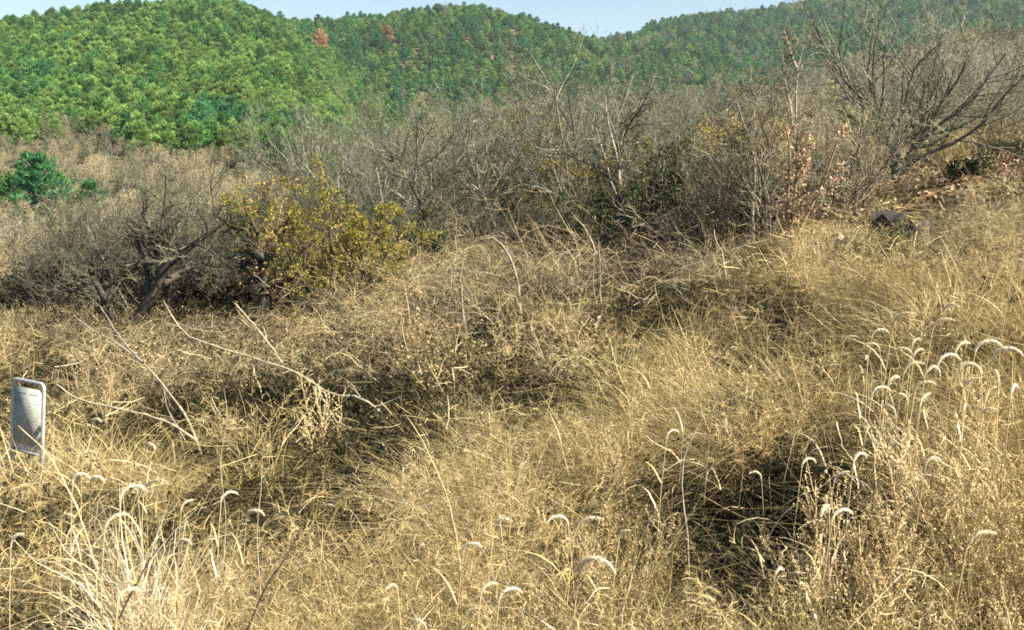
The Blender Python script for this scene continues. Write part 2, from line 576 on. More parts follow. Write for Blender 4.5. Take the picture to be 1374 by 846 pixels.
# ------------------------------------------------------------------ scatter (stuff) by geometry nodes
def scatter(name, pts, rot, scl, idx, sources, label, cat):
    me = bpy.data.meshes.new(name)
    me.vertices.add(len(pts))
    me.vertices.foreach_set('co', np.asarray(pts, np.float32).ravel())
    for nm, ty, dat, key in (('turn', 'FLOAT_VECTOR', np.asarray(rot, np.float32), 'vector'),
                             ('size', 'FLOAT', np.asarray(scl, np.float32), 'value'),
                             ('sort', 'INT', np.asarray(idx, np.int32), 'value')):
        a = me.attributes.new(nm, ty, 'POINT'); a.data.foreach_set(key, dat.ravel())
    o = bpy.data.objects.new(name, me); COL.objects.link(o)
    tag(o, label, cat, None, 'stuff')
    sc = bpy.data.collections.new(name + '_plants')
    for s_ in sources: sc.objects.link(s_)
    ng = bpy.data.node_groups.new(name + '_scatter', 'GeometryNodeTree')
    ng.interface.new_socket('Geometry', in_out='INPUT', socket_type='NodeSocketGeometry')
    ng.interface.new_socket('Geometry', in_out='OUTPUT', socket_type='NodeSocketGeometry')
    N, L = ng.nodes.new, ng.links.new
    gi, go = N('NodeGroupInput'), N('NodeGroupOutput')
    ci = N('GeometryNodeCollectionInfo'); ci.inputs['Collection'].default_value = sc
    ci.inputs['Separate Children'].default_value = True; ci.inputs['Reset Children'].default_value = True
    ip = N('GeometryNodeInstanceOnPoints'); ip.inputs['Pick Instance'].default_value = True

    def na(nm, ty):
        n = N('GeometryNodeInputNamedAttribute'); n.data_type = ty; n.inputs['Name'].default_value = nm
        return n.outputs[0]
    L(gi.outputs[0], ip.inputs['Points']); L(ci.outputs[0], ip.inputs['Instance'])
    L(na('sort', 'INT'), ip.inputs['Instance Index'])
    er = N('FunctionNodeEulerToRotation'); L(na('turn', 'FLOAT_VECTOR'), er.inputs[0]); L(er.outputs[0], ip.inputs['Rotation'])
    L(na('size', 'FLOAT'), ip.inputs['Scale'])
    L(ip.outputs[0], go.inputs[0])
    mod = o.modifiers.new('scatter', 'NODES'); mod.node_group = ng
    return o


def field(n, u0, u1, d0, d1, pw=1.0, seed=None):
    """n random ground points between two sight angles and two distances (even per square metre when pw = 1)"""
    uu = rng.uniform(u0, u1, n)
    q = rng.uniform(0, 1, n)
    e = 2.0 * pw
    dd = (d0 ** e + q * (d1 ** e - d0 ** e)) ** (1 / e)
    x = (uu - CX) / FPX * dd
    return x, dd, uu, dd


def plant_field(name, X, Y, scl, idx, sources, mat, label, cat, tilt=.12, vary=.42, dz=0.0):
    """all plants of one kind of ground growth as one mesh; sources are Geo plants"""
    n = len(X)
    base = np.stack([X, Y, ground(X, Y) + dz], 1)
    tone = rng.uniform(1 - vary, 1 + vary, n)
    az = rng.uniform(0, 2 * math.pi, n); tx = rng.normal(0, tilt, n); ty = rng.normal(0, tilt, n)
    out = Geo()
    for j, g_ in enumerate(sources):
        m = np.where(idx == j)[0]
        if not len(m): continue
        V = np.concatenate(g_.V).astype(np.float32); F = np.concatenate(g_.F); C = np.concatenate(g_.C).astype(np.float32)
        c, s_ = np.cos(az[m])[:, None], np.sin(az[m])[:, None]
        x = V[None, :, 0] * c - V[None, :, 1] * s_
        y = V[None, :, 0] * s_ + V[None, :, 1] * c
        z = np.broadcast_to(V[None, :, 2], x.shape)
        k = scl[m][:, None]
        P = np.stack([x + z * tx[m][:, None], y + z * ty[m][:, None], z], -1) * k[..., None] + base[m][:, None]
        Ff = (F[None] + (np.arange(len(m)) * len(V))[:, None, None])
        out.add(P, Ff, (C[None] * tone[m][:, None, None]).reshape(-1, 3))
    o = out.obj(name, mat)
    return tag(o, label, cat, None, 'stuff')


def put(name, X, Y, scl, idx, sources, label, cat, tilt=.12, dz=0.0):
    n = len(X)
    P = np.stack([X, Y, ground(X, Y) + dz], 1)
    rot = np.stack([rng.normal(0, tilt, n), rng.normal(0, tilt, n), rng.uniform(0, 2 * math.pi, n)], 1)
    return scatter(name, P, rot, scl, idx, sources, label, cat)


def uv_of(X, Y, h=0.0):
    """where a ground point falls in the photograph, to lay out the kinds of growth"""
    z = ground(X, Y) + h
    f = Y * CP - z * SP
    b = Y * SP + z * CP
    return CX + FPX * X / f, CY - FPX * b / f


def band(v, a, b, s=1.0):
    return 1 / (1 + np.exp(-(v - a) / s)) * (1 / (1 + np.exp((v - b) / s)))


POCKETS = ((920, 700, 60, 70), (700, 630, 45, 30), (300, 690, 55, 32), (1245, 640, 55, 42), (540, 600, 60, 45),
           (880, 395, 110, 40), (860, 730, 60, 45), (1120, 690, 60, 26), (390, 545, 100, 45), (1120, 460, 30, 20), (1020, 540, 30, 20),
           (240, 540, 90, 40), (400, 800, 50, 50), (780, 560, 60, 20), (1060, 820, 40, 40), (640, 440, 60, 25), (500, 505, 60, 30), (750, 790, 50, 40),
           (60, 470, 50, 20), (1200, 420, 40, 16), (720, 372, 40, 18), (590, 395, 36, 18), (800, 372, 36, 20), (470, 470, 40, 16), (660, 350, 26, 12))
def gaps(X, Y):
    """0 in the hollows of the growth, 1 where it stands thick"""
    D = np.maximum(Y, 3)
    uu, vv = uv_of(X, Y, .35)
    o = np.clip((fbm(X * 1.0, Y * .5, 21) * .65 + fbm(X * 2.6, Y * 1.5, 23) * .35 - .43) * 8, 0, 1)
    for (pu, pv, ru, rv) in POCKETS:
        rv2 = rv + .12 * FPX / D
        o *= 1 - np.exp(-((((uu - pu) / ru) ** 2 + ((vv - pv) / rv2) ** 2) ** 1.5))
    # trampled, leaf strewn bank round the stumps
    o *= 1 - .85 * band(uu, 1110, 1600, 25) * band(vv, 220, 362, 8)
    return o


# --- dry grass over the whole slope; plants farther off carry fewer, broader blades
def grass_set(n, S, wf):
    t_ = lambda c, k, h, r, le, cu, w: (lambda g_: (blades(g_, int(k * n), h, r, le, cu, w * wf, c, S), g_)[1])(Geo())
    return [t_(STRAW, 95, (.25, .8), .16, .4, .7, .005), t_(STRAW + TAN, 85, (.2, .7), .18, .5, .8, .005), t_(PALE, 80, (.3, .85), .15, .35, .7, .005),
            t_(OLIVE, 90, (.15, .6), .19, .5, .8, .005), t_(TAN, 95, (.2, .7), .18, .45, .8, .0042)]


grass_src = grass_set(1, 4, 1) + grass_set(.5, 3, 1.7) + grass_set(.33, 3, 2.6)
X, Y, U, D = field(15000, -60, 1440, 3.2, 26, .62)
hills_ = fbm(X * .75, Y * .75, 21)
fine = fbm(X * 2.3, Y * 2.3, 23)
uu, vv = uv_of(X, Y, .4)
dark_w = band(uu, 60, 850, 40) * band(vv, 320, 560, 18)          # brambly foot of the tangle: little grass
open_ = gaps(X, Y)
keep = (rng.random(len(X)) < .06 + .94 * open_) & (rng.random(len(X)) > dark_w * .93)
X, Y, D, uu, vv, op, fine, hills_ = X[keep], Y[keep], D[keep], uu[keep], vv[keep], open_[keep], fine[keep], hills_[keep]
pat = fbm(X * .5 + 40, Y * .5, 33)
r_ = rng.random(len(X)) * .5 + pat * .7
idx = np.select([r_ < .46, r_ < .58, r_ < .72, r_ < .84], [3, 4, 0, 1], 2)
right = (uu > 780) & (vv < 600)
idx = np.where(right & (rng.random(len(X)) < .5), 0, idx)
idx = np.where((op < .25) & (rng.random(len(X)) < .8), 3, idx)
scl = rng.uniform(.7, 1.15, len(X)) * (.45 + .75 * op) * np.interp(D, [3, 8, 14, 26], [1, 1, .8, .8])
sgx, sgy = (30 - CX) / FPX * 8.6, 8.6
ex, ey = sgx + rng.uniform(-.55, .75, 110), sgy + np.where(rng.random(110) < .55, rng.uniform(-.7, -.1, 110), rng.uniform(-1.5, .25, 110))
X, Y = np.concatenate([X, ex]), np.concatenate([Y, ey]); D = np.concatenate([D, ey])
idx = np.concatenate([idx, rng.choice([0, 1, 2, 4], 110)]); scl = np.concatenate([scl, rng.uniform(.75, 1.0, 110)])
lod = np.where(D < 8, 0, np.where(D < 13, 5, 10))
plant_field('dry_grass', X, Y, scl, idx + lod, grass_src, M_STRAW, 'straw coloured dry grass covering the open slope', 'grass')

# broken straws lying and leaning every way through the grass
n = 42000
X, Y, _, D = field(n, -60, 1440, 3.3, 18, .6)
L0 = rng.uniform(.12, .5, n)
Ds = nrm(rng.normal(0, 1, (n, 3)) * np.array([1, 1, .55]))
kp = (rng.random(n) < .12 + gaps(X, Y)) & (rng.random(n) > .75 * band(uv_of(X, Y, .3)[0], 60, 850, 40) * band(uv_of(X, Y, .3)[1], 320, 560, 18))
X, Y, D, L0, Ds = X[kp], Y[kp], D[kp], L0[kp], Ds[kp]; n = len(X)
P = walk(np.stack([X, Y, ground(X, Y) + rng.uniform(.08, .62, n) * (.4 + .8 * fbm(X * .75, Y * .75, 21))], 1), Ds, L0, 3, .18, -.03)
g = Geo(); wd = .0013 * np.interp(D, [3, 8, 18], [.9, 1.3, 2.4])[:, None] * np.array([1, 1, .9, .5])[None] * rng.uniform(.6, 1.4, (n, 1))
g.ribbons(P, wd, nrm(np.cross(Ds, rng.normal(0, 1, Ds.shape))), pick(STRAW + TAN + PALE, n, .25))
tag(g.obj('straw_litter', M_STRAW), 'broken straws lying crosswise through the dry grass', 'straw', None, 'stuff')

far_src = [tuft(STRAW, 60, (.4, 1.0), .3, .4, .5, .016), tuft(OLIVE, 60, (.4, .9), .3, .4, .5, .016), tuft(TAN, 60, (.4, .9), .3, .4, .5, .016)]
X2, Y2, U2, D2 = field(3000, -60, 1440, 26, 75, .8)
plant_field('meadow_grass', X2, Y2, rng.uniform(.8, 1.5, len(X2)), rng.integers(0, 3, len(X2)), far_src, M_STRAW,
            'tawny grass of the valley floor behind the thicket', 'grass')

# --- feathery grasses among it
fe_src = [feather(TAN), feather(STRAW, 12, (.6, 1.05)), feather(CREAM, 10, (.5, .95), 32, .13)]
X, Y, U, D = field(3300, -60, 1440, 3.3, 15, .62)
uu, vv = uv_of(X, Y, .6)
k = (fbm(X * .8 + 9, Y * .8, 51) > .5) & (rng.random(len(X)) > band(uu, 60, 830, 40) * band(vv, 400, 540, 18))
k &= rng.random(len(X)) < gaps(X, Y)
X, Y = X[k], Y[k]
plant_field('feathery_grass', X, Y, rng.uniform(.65, 1.1, len(X)), rng.integers(0, 3, len(X)), fe_src, M_STRAW, 'tan feathery grass heads mixed through the dry field', 'grass')

# --- dead weeds, thickest in the lower right corner
we_src = [weed(CREAM), weed(TAN, 6), weed(CREAM + TAN, 4, (.5, .9), 22, 17)]
X, Y, U, D = field(3600, -60, 1440, 3.2, 14, .6)
uu, vv = uv_of(X, Y, .6)
w = .015 + 1.0 * (1 / (1 + np.exp(-((uu - 960) + (vv - 640) * .9) / 60))) * band(vv, 600, 2000, 25) + .25 * band(uu, 820, 960, 25) * band(vv, 690, 2000, 25)
k = (rng.random(len(X)) < w * np.clip((fbm(X * 1.3, Y * 1.3, 61) - .3) * 4.5, 0, 1))
k &= rng.random(len(X)) < gaps(X, Y)
X, Y = X[k], Y[k]
plant_field('dead_weeds', X, Y, rng.uniform(.65, 1.1, len(X)), rng.integers(0, 3, len(X)), we_src, M_WEED, 'cream crumbly seed heads of dead weeds thick in the field', 'weeds')

# --- withered leafy growth at the foot of the tangle, and near-black leaves as painted shade
le_src = [leafy(DEADLEAF, BROWNTWIG), leafy(OLIVE, GREYTWIG, 12, (.4, .8)),
          leafy([(.022, .028, .014), (.035, .036, .018), (.06, .05, .03)], DARKBARK + BROWNTWIG, 14, (.4, .9), 11, 7, .031)]  # leaf colour taken near black to stand in for deep shade
X, Y, U, D = field(3800, -80, 1440, 4, 30, .85)
uu, vv = uv_of(X, Y, .3)
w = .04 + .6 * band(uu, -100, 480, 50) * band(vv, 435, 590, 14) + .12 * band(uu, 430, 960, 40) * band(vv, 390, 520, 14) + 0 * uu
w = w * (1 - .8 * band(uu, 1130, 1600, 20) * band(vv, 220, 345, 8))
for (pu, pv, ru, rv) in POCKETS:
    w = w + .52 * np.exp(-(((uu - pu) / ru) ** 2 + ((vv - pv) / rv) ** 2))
dk = np.stack(field(1100, 430, 1010, 23.5, 33)[:2]); dl = np.stack(field(160, 60, 430, 23.5, 26)[:2])  # near-black plants that paint the shaded depth under the trees
shade_pk = rng.random(len(X)) < 1.3 * (1 - gaps(X, Y)) * (1 - band(uu, 1110, 1600, 25) * band(vv, 200, 345, 8))  # hollows filled with the near-black leaves as painted shade
w = w + .24 * shade_pk
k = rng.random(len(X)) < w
X, Y, uu, shade_pk = X[k], Y[k], uu[k], shade_pk[k]
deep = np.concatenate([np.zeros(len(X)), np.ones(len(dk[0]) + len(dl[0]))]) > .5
shade_pk = np.concatenate([shade_pk, np.zeros(len(dk[0]) + len(dl[0])) > 1])
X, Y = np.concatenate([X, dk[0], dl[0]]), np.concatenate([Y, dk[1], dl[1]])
plant_field('undergrowth_and_painted_shade', X, Y, rng.uniform(.5, 1.1, len(X)) * np.where(deep, 2.1, 1) * np.where(shade_pk, .75, 1), np.where((rng.random(len(X)) < .3) | deep | shade_pk, 2, rng.integers(0, 2, len(X))), le_src, M_LEAF,
            'brown withered leafy undergrowth at the foot of the thicket, with near-black leaves painted as shade in its hollows', 'undergrowth')

# --- arching cane tangle
CANE = [(.48, .375, .22), (.38, .295, .17), (.58, .47, .30), (.18, .14, .085), (.28, .21, .12), (.14, .12, .075)]
ca_src = [canes(CANE, 30, (.9, 2.2)), canes(CANE + TAN, 34, (.8, 1.8)), canes(GREYTWIG + CANE, 30, (1.0, 2.1), 8)]
cx_, cy_, cs_, ci_ = [], [], [], []
for n, u0, u1, d0, d1, s0, s1 in ((110, 440, 860, 14, 20.5, .75, 1.25), (26, 480, 960, 20, 23, 1.1, 1.6), (30, 840, 1010, 16, 22, .6, .95), (45, -60, 180, 13, 20, .5, .8),
                                  (110, 110, 540, 11.5, 18, .45, .8), (40, 430, 1150, 21, 27, .8, 1.1), (14, 300, 900, 9.5, 13, .35, .6)):
    x, y, _, _ = field(n, u0, u1, d0, d1)
    cx_.append(x); cy_.append(y); cs_.append(rng.uniform(s0, s1, n)); ci_.append(rng.integers(0, 3, n))
cx_, cy_, cs_, ci_ = (np.concatenate(q) for q in (cx_, cy_, cs_, ci_))
uu, vv = uv_of(cx_, cy_, .7)
k = np.ones(len(cx_), bool)
for (pu, pv, ru, rv) in POCKETS:
    k &= rng.random(len(cx_)) > 1.1 * np.exp(-(((uu - pu) / ru) ** 2 + ((vv - pv) / rv) ** 2))
k &= ~((uu > 370) & (uu < 530) & (cy_ < 18.2) & (cy_ > 14) & (rng.random(len(cx_)) < .6))
cx_, cy_, cs_, ci_ = cx_[k], cy_[k], cs_[k], ci_[k]
plant_field('cane_tangle', cx_, cy_, cs_, ci_, ca_src, M_TWIG,
            'tangled arching dry bramble canes heaped before the trees', 'brambles')

# --- fallen leaves under the right-hand trees
g = Geo()
n = 17000
x, y, _, _ = field(n, 960, 1460, 18, 40)
P = np.stack([x, y, ground(x, y) + rng.uniform(.02, .3, n)], 1)
A = nrm(rng.normal(0, 1, (n, 3)) * np.array([1, 1, .5])) * rng.uniform(.04, .09, (n, 1))
B = nrm(np.cross(A, rng.normal(0, 1, (n, 3)))) * .035
g.leaves(P, A, B, pick([(.27, .17, .10), (.21, .13, .075), (.36, .26, .16), (.42, .33, .22), (.13, .085, .05)], n, .2))
tag(g.obj('fallen_leaves', M_LEAF), 'russet fallen leaves on the bank beneath the spreading bare tree', 'fallen leaves', None, 'stuff')

# ------------------------------------------------------------------ pines
def pine_geos(h, w, tiers, cols, seed_brown=False, dense=1.0):
    tr, cr = Geo(), Geo()
    P = walk(np.zeros((1, 3)), np.array([[.02, .02, 1.]]), np.array([h * .93]), 8, .03, .02)
    tr.tubes(P, (h * .018) * np.linspace(1, .25, 9)[None], 5, pick([(.14, .085, .055)], 1))
    pts, szs, ds = [], [], []
    for i in range(tiers):
        t = (i + rng.uniform(0, .6)) / tiers
        z = h * (.2 + .78 * t)
        rad = w * (1.05 * (1 - t) ** .6 + .08) * min(1, .7 + 1.2 * t)
        nb = int(5 + 4 * (1 - t))
        a0 = rng.uniform(0, 6.28)
        for b in range(nb):
            a = a0 + b * 2 * math.pi / nb + rng.normal(0, .25)
            rl = rad * rng.uniform(.45, 1.25)
            m = int((4 + 9 * rl / w) * dense)
            q = rng.uniform(.3, 1, m) ** .7
            c = np.stack([np.cos(a) * q * rl, np.sin(a) * q * rl, z + q * rl * rng.uniform(.05, .4) + rng.normal(0, .07, m) * h * .15], 1)
            c[:, :2] += rng.normal(0, .09 * w, (m, 2))
            pts.append(c); ds.append(np.stack([np.cos(a) * np.ones(m), np.sin(a) * np.ones(m), np.full(m, 1.1)], 1))
    p = np.concatenate(pts); D = np.concatenate(ds)
    p = np.concatenate([p, np.array([[0, 0, h * .97]]) + rng.normal(0, .12, (8, 3))]); D = np.concatenate([D, np.tile([[0, 0, 1.]], (8, 1))])
    per = 9                                         # each shoot is a brush of needle sprays
    p = np.repeat(p, per, 0); D = np.repeat(D, per, 0)
    D = nrm(D + rng.normal(0, .6, D.shape))
    s = .17 * w / 1.6 * rng.uniform(.6, 1.25, (len(p), 1))
    A = D * s * 1.3; B = nrm(np.cross(A, rng.normal(0, 1, A.shape))) * s * .27
    c = np.repeat(pick(cols, len(p) // per, .16), per, 0)
    cr.leaves(p + A * .6 + rng.normal(0, .1, p.shape), A, B, c)
    return tr, cr


PINE_G = [(.095, .215, .062), (.075, .18, .055), (.13, .25, .07), (.055, .145, .05)]
PINE_D = [(.06, .18, .072), (.08, .205, .08), (.045, .145, .062)]
PINE_Y = [(.17, .28, .075), (.13, .235, .064), (.20, .30, .09)]
pine_specs = [(5.4, 1.8, 8, PINE_G), (4.8, 1.7, 7, PINE_Y), (6.2, 1.8, 9, PINE_D), (5.0, 1.9, 7, PINE_G)]
pine_geo = [pine_geos(*s) for s in pine_specs]

# forest layout: photograph region of the pine cover
def hill_points(n, d0, d1, pw):
    x, y, u, d = field(n, -70, 1450, d0, d1, pw)
    uu, vv = uv_of(x, y, 0)
    return x, y, u, d, vv


def pine_prob(u, d, v):
    low = np.interp(u, [-60, 0, 60, 100, 200, 300, 340, 430, 500, 560, 640, 760, 850, 950, 1050, 1200, 1374],
                    [215, 195, 180, 172, 205, 222, 236, 242, 222, 165, 150, 140, 132, 124, 118, 84, 62])
    p = 1 / (1 + np.exp((v - low) / 5))
    p = p * np.where((u > 1000) & (d < 330), .12, 1)
    p = p * np.where(d > 430, .75, 1)
    return p


x, y, u, d, v = hill_points(210000, 95, 640, .8)
pp = pine_prob(u, d, v)
k = rng.random(len(x)) < pp
x, y, d, u = x[k], y[k], d[k], u[k]
# thin out trees that stand in one another
order = np.argsort(d)
cell = {}
sel = []
for i in order:
    sp_ = np.interp(d[i], [100, 300, 600], [1.4, 1.7, 2.5])
    key = (int(x[i] / sp_ + .5 * fbm(y[i] / 9, x[i] / 9, 3)), int(y[i] / sp_))
    if key in cell: continue
    cell[key] = 1; sel.append(i)
sel = np.array(sel)
x, y, d, u = x[sel], y[sel], d[sel], u[sel]
tone = fbm(x / 30, y / 30, 77)
r_ = rng.random(len(x)) * .6 + tone * .6 + np.where((u < 520) & (d < 300), .16, -.05)
pidx = np.select([r_ < .40, r_ < .52, r_ < .66], [2, 0, 3], 1)
pscl = rng.uniform(.42, 1.25, len(x)) * np.interp(d, [100, 300, 600], [.66, .66, .86])
NEAR = 290
protos = []
for j, (tr, cr) in enumerate(pine_geo):
    protos.append((tr.mesh('trunk', M_BARK, True), cr.mesh('crown', M_NEEDLE)))
for i in range(min(NEAR, len(x))):
    tm, cm = protos[pidx[i]]
    if i < 46:
        root = empty('pine_tree', g3(x[i], y[i], -.1), rng.uniform(0, 6.28))
        for nm, m_ in (('trunk', tm), ('crown', cm)):
            o = bpy.data.objects.new(nm, m_); COL.objects.link(o); o.parent = root
    else:
        root = bpy.data.objects.new('pine_tree', cm); COL.objects.link(root)
        root.location = Vector(g3(x[i], y[i], -.1)); root.rotation_euler = (0, 0, rng.uniform(0, 6.28))
    root.scale = (pscl[i],) * 3
    tag(root, 'green pine on the lower slope of the left pine hill' if u[i] < 560 else 'green pine on the lower slopes to the right of the pine hill', 'pine tree',
        'pines low on the left hill' if u[i] < 560 else 'pines low on the other slopes')
rest = np.arange(NEAR, len(x))
pine_src = [src('pine', c_, M_NEEDLE) for _, c_ in pine_geo]
rot = np.stack([np.zeros(len(rest)), np.zeros(len(rest)), rng.uniform(0, 6.28, len(rest))], 1)
scatter('pine_forest', np.stack([x[rest], y[rest], ground(x[rest], y[rest]) - .1], 1), rot, pscl[rest], pidx[rest], pine_src,
        'dense green pine wood covering the hills', 'forest')
print('pines', len(x))

# ------------------------------------------------------------------ bare woods behind (stuff) and brush on the hillside
SPEC_BARE = [(7, .22, 44, .6, .6, 6, .13, .05), (7, .2, 42, .5, .6, 5, .15, .04), (7, .15, 40, .5, .6, 4, .16, .03), (4, .15, 38, .55, .7, 3, .16, .03)]
SPEC_FAR = [(8, .2, 42, .5, .55, 5, .12, .05), (8, .15, 42, .5, .55, 4, .14, .04), (7, .1, 40, .5, .7, 3, .16, .03)]


def far_bare(cols, n_st=3, h=5.5):
    D0 = np.stack([rng.normal(0, .25, n_st), rng.normal(0, .25, n_st), np.ones(n_st)], 1)
    L = rng.uniform(.8, 1.1, n_st) * h
    P = walk(disk(n_st, .3), D0, L, 6, .08, .03)
    Rr = .09 * np.linspace(1, .3, 7)[None] * np.ones((n_st, 1))
    g_ = Geo(); g_.tubes(P, Rr, 4, pick(cols, n_st))
    Q, q = P, Rr
    for (k_, t0, an, lr, rr, S, wob, up) in SPEC_FAR:
        Q, q, L = shoots(Q, q, k_, t0, an, lr, rr, S, wob, up, L, .016)
        g_.tubes(Q, q, 3, pick(cols, len(Q), .2))
    return g_


BRUSH = [(.37, .305, .185), (.29, .24, .145), (.45, .38, .245), (.17, .155, .10)]
fb_src = [src('bare_tree', far_bare(GREYTWIG + GREYTWIG + BRUSH[:2]), M_TWIG), src('bare_tree', far_bare(BRUSH), M_TWIG), src('bare_tree', far_bare(GREYTWIG), M_TWIG)]
x, y, u, d, v = hill_points(5200, 48, 330, .62)
pp = pine_prob(u, d, v)
dec = (1 - pp) * np.where(u > 430, 1.0, .0) * band(v, 20, 260, 6)
dec = np.where((d < 75), dec * .5, dec)
k = rng.random(len(x)) < dec * np.interp(d, [48, 120, 330], [.35, .45, .6])
x2, y2, d2 = x[k], y[k], d[k]
n2 = len(x2)
put('bare_woods', x2, y2, rng.uniform(.55, 1.05, n2) * np.interp(d2, [48, 120, 330], [.75, .85, 1.0]), rng.integers(0, 3, n2), fb_src,
    'grey brown leafless woods filling the valley before the hills', 'woods', .05)
x3, y3, u3, d3, v3 = hill_points(7000, 42, 170, .7)
pp = pine_prob(u3, d3, v3)
k = rng.random(len(x3)) < (1 - pp) * np.where(u3 < 480, .7, 0)
x3, y3, d3 = x3[k], y3[k], d3[k]
put('hillside_brush', x3, y3, rng.uniform(.15, .45, len(x3)) , rng.choice([0, 1, 1, 2], len(x3)), fb_src,
    'brown leafless brush on the open hillside below the pines', 'brush', .08)
# scattered grey trees in the pine wood on the far slopes
x4, y4, u4, d4, v4 = hill_points(1500, 250, 640, .8)
k = rng.random(len(x4)) < np.where(u4 > 800, .9, .1)
x4, y4 = x4[k], y4[k]
put('hill_bare_trees', x4, y4, rng.uniform(.6, 1.0, len(x4)), rng.choice([0, 2], len(x4)), fb_src,
    'grey leafless trees scattered through the far pine slopes', 'woods', .05)
print('bare far', n2, 'brush', len(x3))

# rusty dead pines on the hill
DEADP = [(.36, .20, .10), (.30, .17, .09), (.42, .26, .15)]
for (pu, pv, s, lab) in ((430, 74, 1.15, 'rust brown dead pine on the right shoulder of the left pine hill'),
                         (520, 66, 1.2, 'rust brown dead pine low on the middle pine hill')):
    q = on_ground(pu, pv, 0, 120, 500)
    tr, cr = pine_geos(6, 1.9, 9, DEADP)
    root = tag(empty('pine_tree', q, 0), lab, 'pine tree')
    root.scale = (s, s, s)
    tr.obj('trunk', M_BARK, root, True); cr.obj('crown', M_NEEDLE, root)

# small green pines at the edge of the left meadow
for j, (pu, pd, s) in enumerate(((20, 62, .75), (62, 58, .85), (88, 66, .7), (125, 60, .6), (-8, 70, .8), (45, 72, .8))):
    xx = (pu - CX) / FPX * pd
    tm, cm = protos[(0, 2)[j % 2]]; s = s * .95
    root = empty('pine_tree', g3(xx, pd, -.1), j * 1.3); root.scale = (s, s, s)
    for nm, m_ in (('trunk', tm), ('crown', cm)):
        o = bpy.data.objects.new(nm, m_); COL.objects.link(o); o.parent = root
    tag(root, 'small bushy green pine in the meadow by the left edge', 'pine tree', 'small pines in the left meadow')

# ------------------------------------------------------------------ the thicket: individual bare trees
YELLOW = [(.44, .38, .06), (.32, .30, .05), (.20, .20, .045), (.38, .31, .09), (.12, .14, .035), (.25, .19, .07), (.09, .10, .03), (.30, .30, .05)]
OCHRE = [(.45, .30, .09), (.38, .24, .08), (.50, .36, .14), (.30, .22, .08)]
DARKGREEN = [(.05, .075, .028), (.07, .09, .032), (.10, .105, .04), (.035, .055, .025)]
RUSSET = [(.46, .34, .22), (.36, .24, .15), (.58, .47, .33), (.28, .17, .10)]

thick = []
for j in range(5):
    thick.append(plant_tree('bare_tree', (0, 0, 0), free_tree(int(rng.integers(2, 5)), rng.uniform(4.6, 5.6), .07, SPEC_BARE, GREYBARK + PALEBARK, GREYTWIG, None, .35),
                            'x', 'tree'))
shr = []
for j in range(4):
    shr.append(plant_tree('bare_shrub', (0, 0, 0), free_tree(7, 2.3, .022,
               [(5, .2, 38, .55, .65, 5, .14, .03), (6, .15, 40, .5, .65, 4, .16, .02), (4, .15, 40, .55, .7, 3, .18, .02)], GREYBARK + BROWNTWIG, GREYTWIG + GREYTWIG + [(.42, .35, .23), (.34, .28, .18), (.48, .41, .28)] * 2, None, .5, .1),
               'x', 'shrub'))
pale = [plant_tree('bare_tree', (0, 0, 0), free_tree(4, 4.8, .05, SPEC_BARE, BRUSH + PALEBARK, [(.33, .31, .245), (.26, .245, .19), (.42, .39, .32)], None, .35), 'x', 'tree') for j in range(2)]
dkp = [plant_tree('bare_shrub', (0, 0, 0), free_tree(7, 2.2, .024,
       [(6, .2, 40, .6, .6, 5, .15, .02), (7, .15, 42, .5, .65, 4, .17, .01), (5, .15, 40, .55, .7, 3, .18, .0)], DARKBARK + GREYBARK, [(.13, .125, .085), (.08, .08, .055), (.20, .19, .13), (.05, .05, .036)], None, .55, .1), 'x', 'shrub') for j in range(2)]
used = set()


def stand(kind, pool, j, u_, d_, s_, label, group):
    xx = (u_ - CX) / FPX * d_
    loc = g3(xx, d_, -.1)
    p = pool[j % len(pool)]
    rz = rng.uniform(0, 6.28)
    if p.name not in used:
        used.add(p.name)
        p.location = Vector(loc); p.rotation_euler = (0, 0, rz); p.scale = (s_, s_, s_)
        p['label'] = label; p['group'] = group
    else:
        dup(p, loc, (0, 0, rz), s_, label, group)


# rows: count, u range, distance range, scale range
ROWS = [('bare_tree', thick, 36, (450, 960), (26, 36), (.66, 1.02), 'grey leafless tree in the front of the thicket behind the cane tangle', 'leafless trees at the front of the thicket'),
        ('bare_tree', thick, 34, (430, 1020), (37, 52), (.75, 1.05), 'grey leafless tree deep in the thicket below the middle hill', 'leafless trees deep in the thicket'),
        ('bare_tree', pale, 22, (1020, 1430), (36, 60), (.55, .85), 'grey leafless tree behind the bank and its big spreading tree', 'leafless trees behind the bank'),
        ('bare_shrub', shr, 34, (-50, 440), (24, 42), (.7, 1.2), 'brown leafless shrub in the brush at the edge of the left meadow', 'leafless shrubs by the left meadow'),
        ('bare_shrub', dkp + shr[:1], 34, (470, 1000), (21.8, 29), (.8, 1.25), 'dark leafless shrub under the trees of the thicket', 'leafless shrubs under the thicket'),
        ('bare_shrub', shr, 34, (950, 1420), (26, 38), (.6, 1.0), 'brown leafless shrub on the bank at the foot of the pale trunks', 'leafless shrubs on the bank')]
ROWS += [('bare_shrub', dkp, 18, (60, 400), (21.8, 25), (.95, 1.4), 'dark grey twiggy shrub around the two gnarled trees', 'dark shrubs round the gnarled trees'),
         ('bare_shrub', shr, 16, (940, 1150), (18.8, 22), (.8, 1.2), 'tan leafless shrub crowding the foot of the white trunk and the forked tree', 'shrubs at the foot of the white trunk')]
for kind, pool, n, ur, dr, sr, lab, grp in ROWS:
    for i in range(n):
        stand(kind, pool, int(rng.integers(0, 9)), ur[0] + (ur[1] - ur[0]) * (i + rng.uniform(0, 1)) / n, rng.uniform(*dr), rng.uniform(*sr), lab, grp)

# ---- trees that can be told apart in the photograph
SP_TR = [(11, .12, 45, .5, .6, 6, .14, .05), (8, .12, 42, .5, .6, 5, .15, .03), (6, .1, 40, .5, .65, 4, .17, .02)]


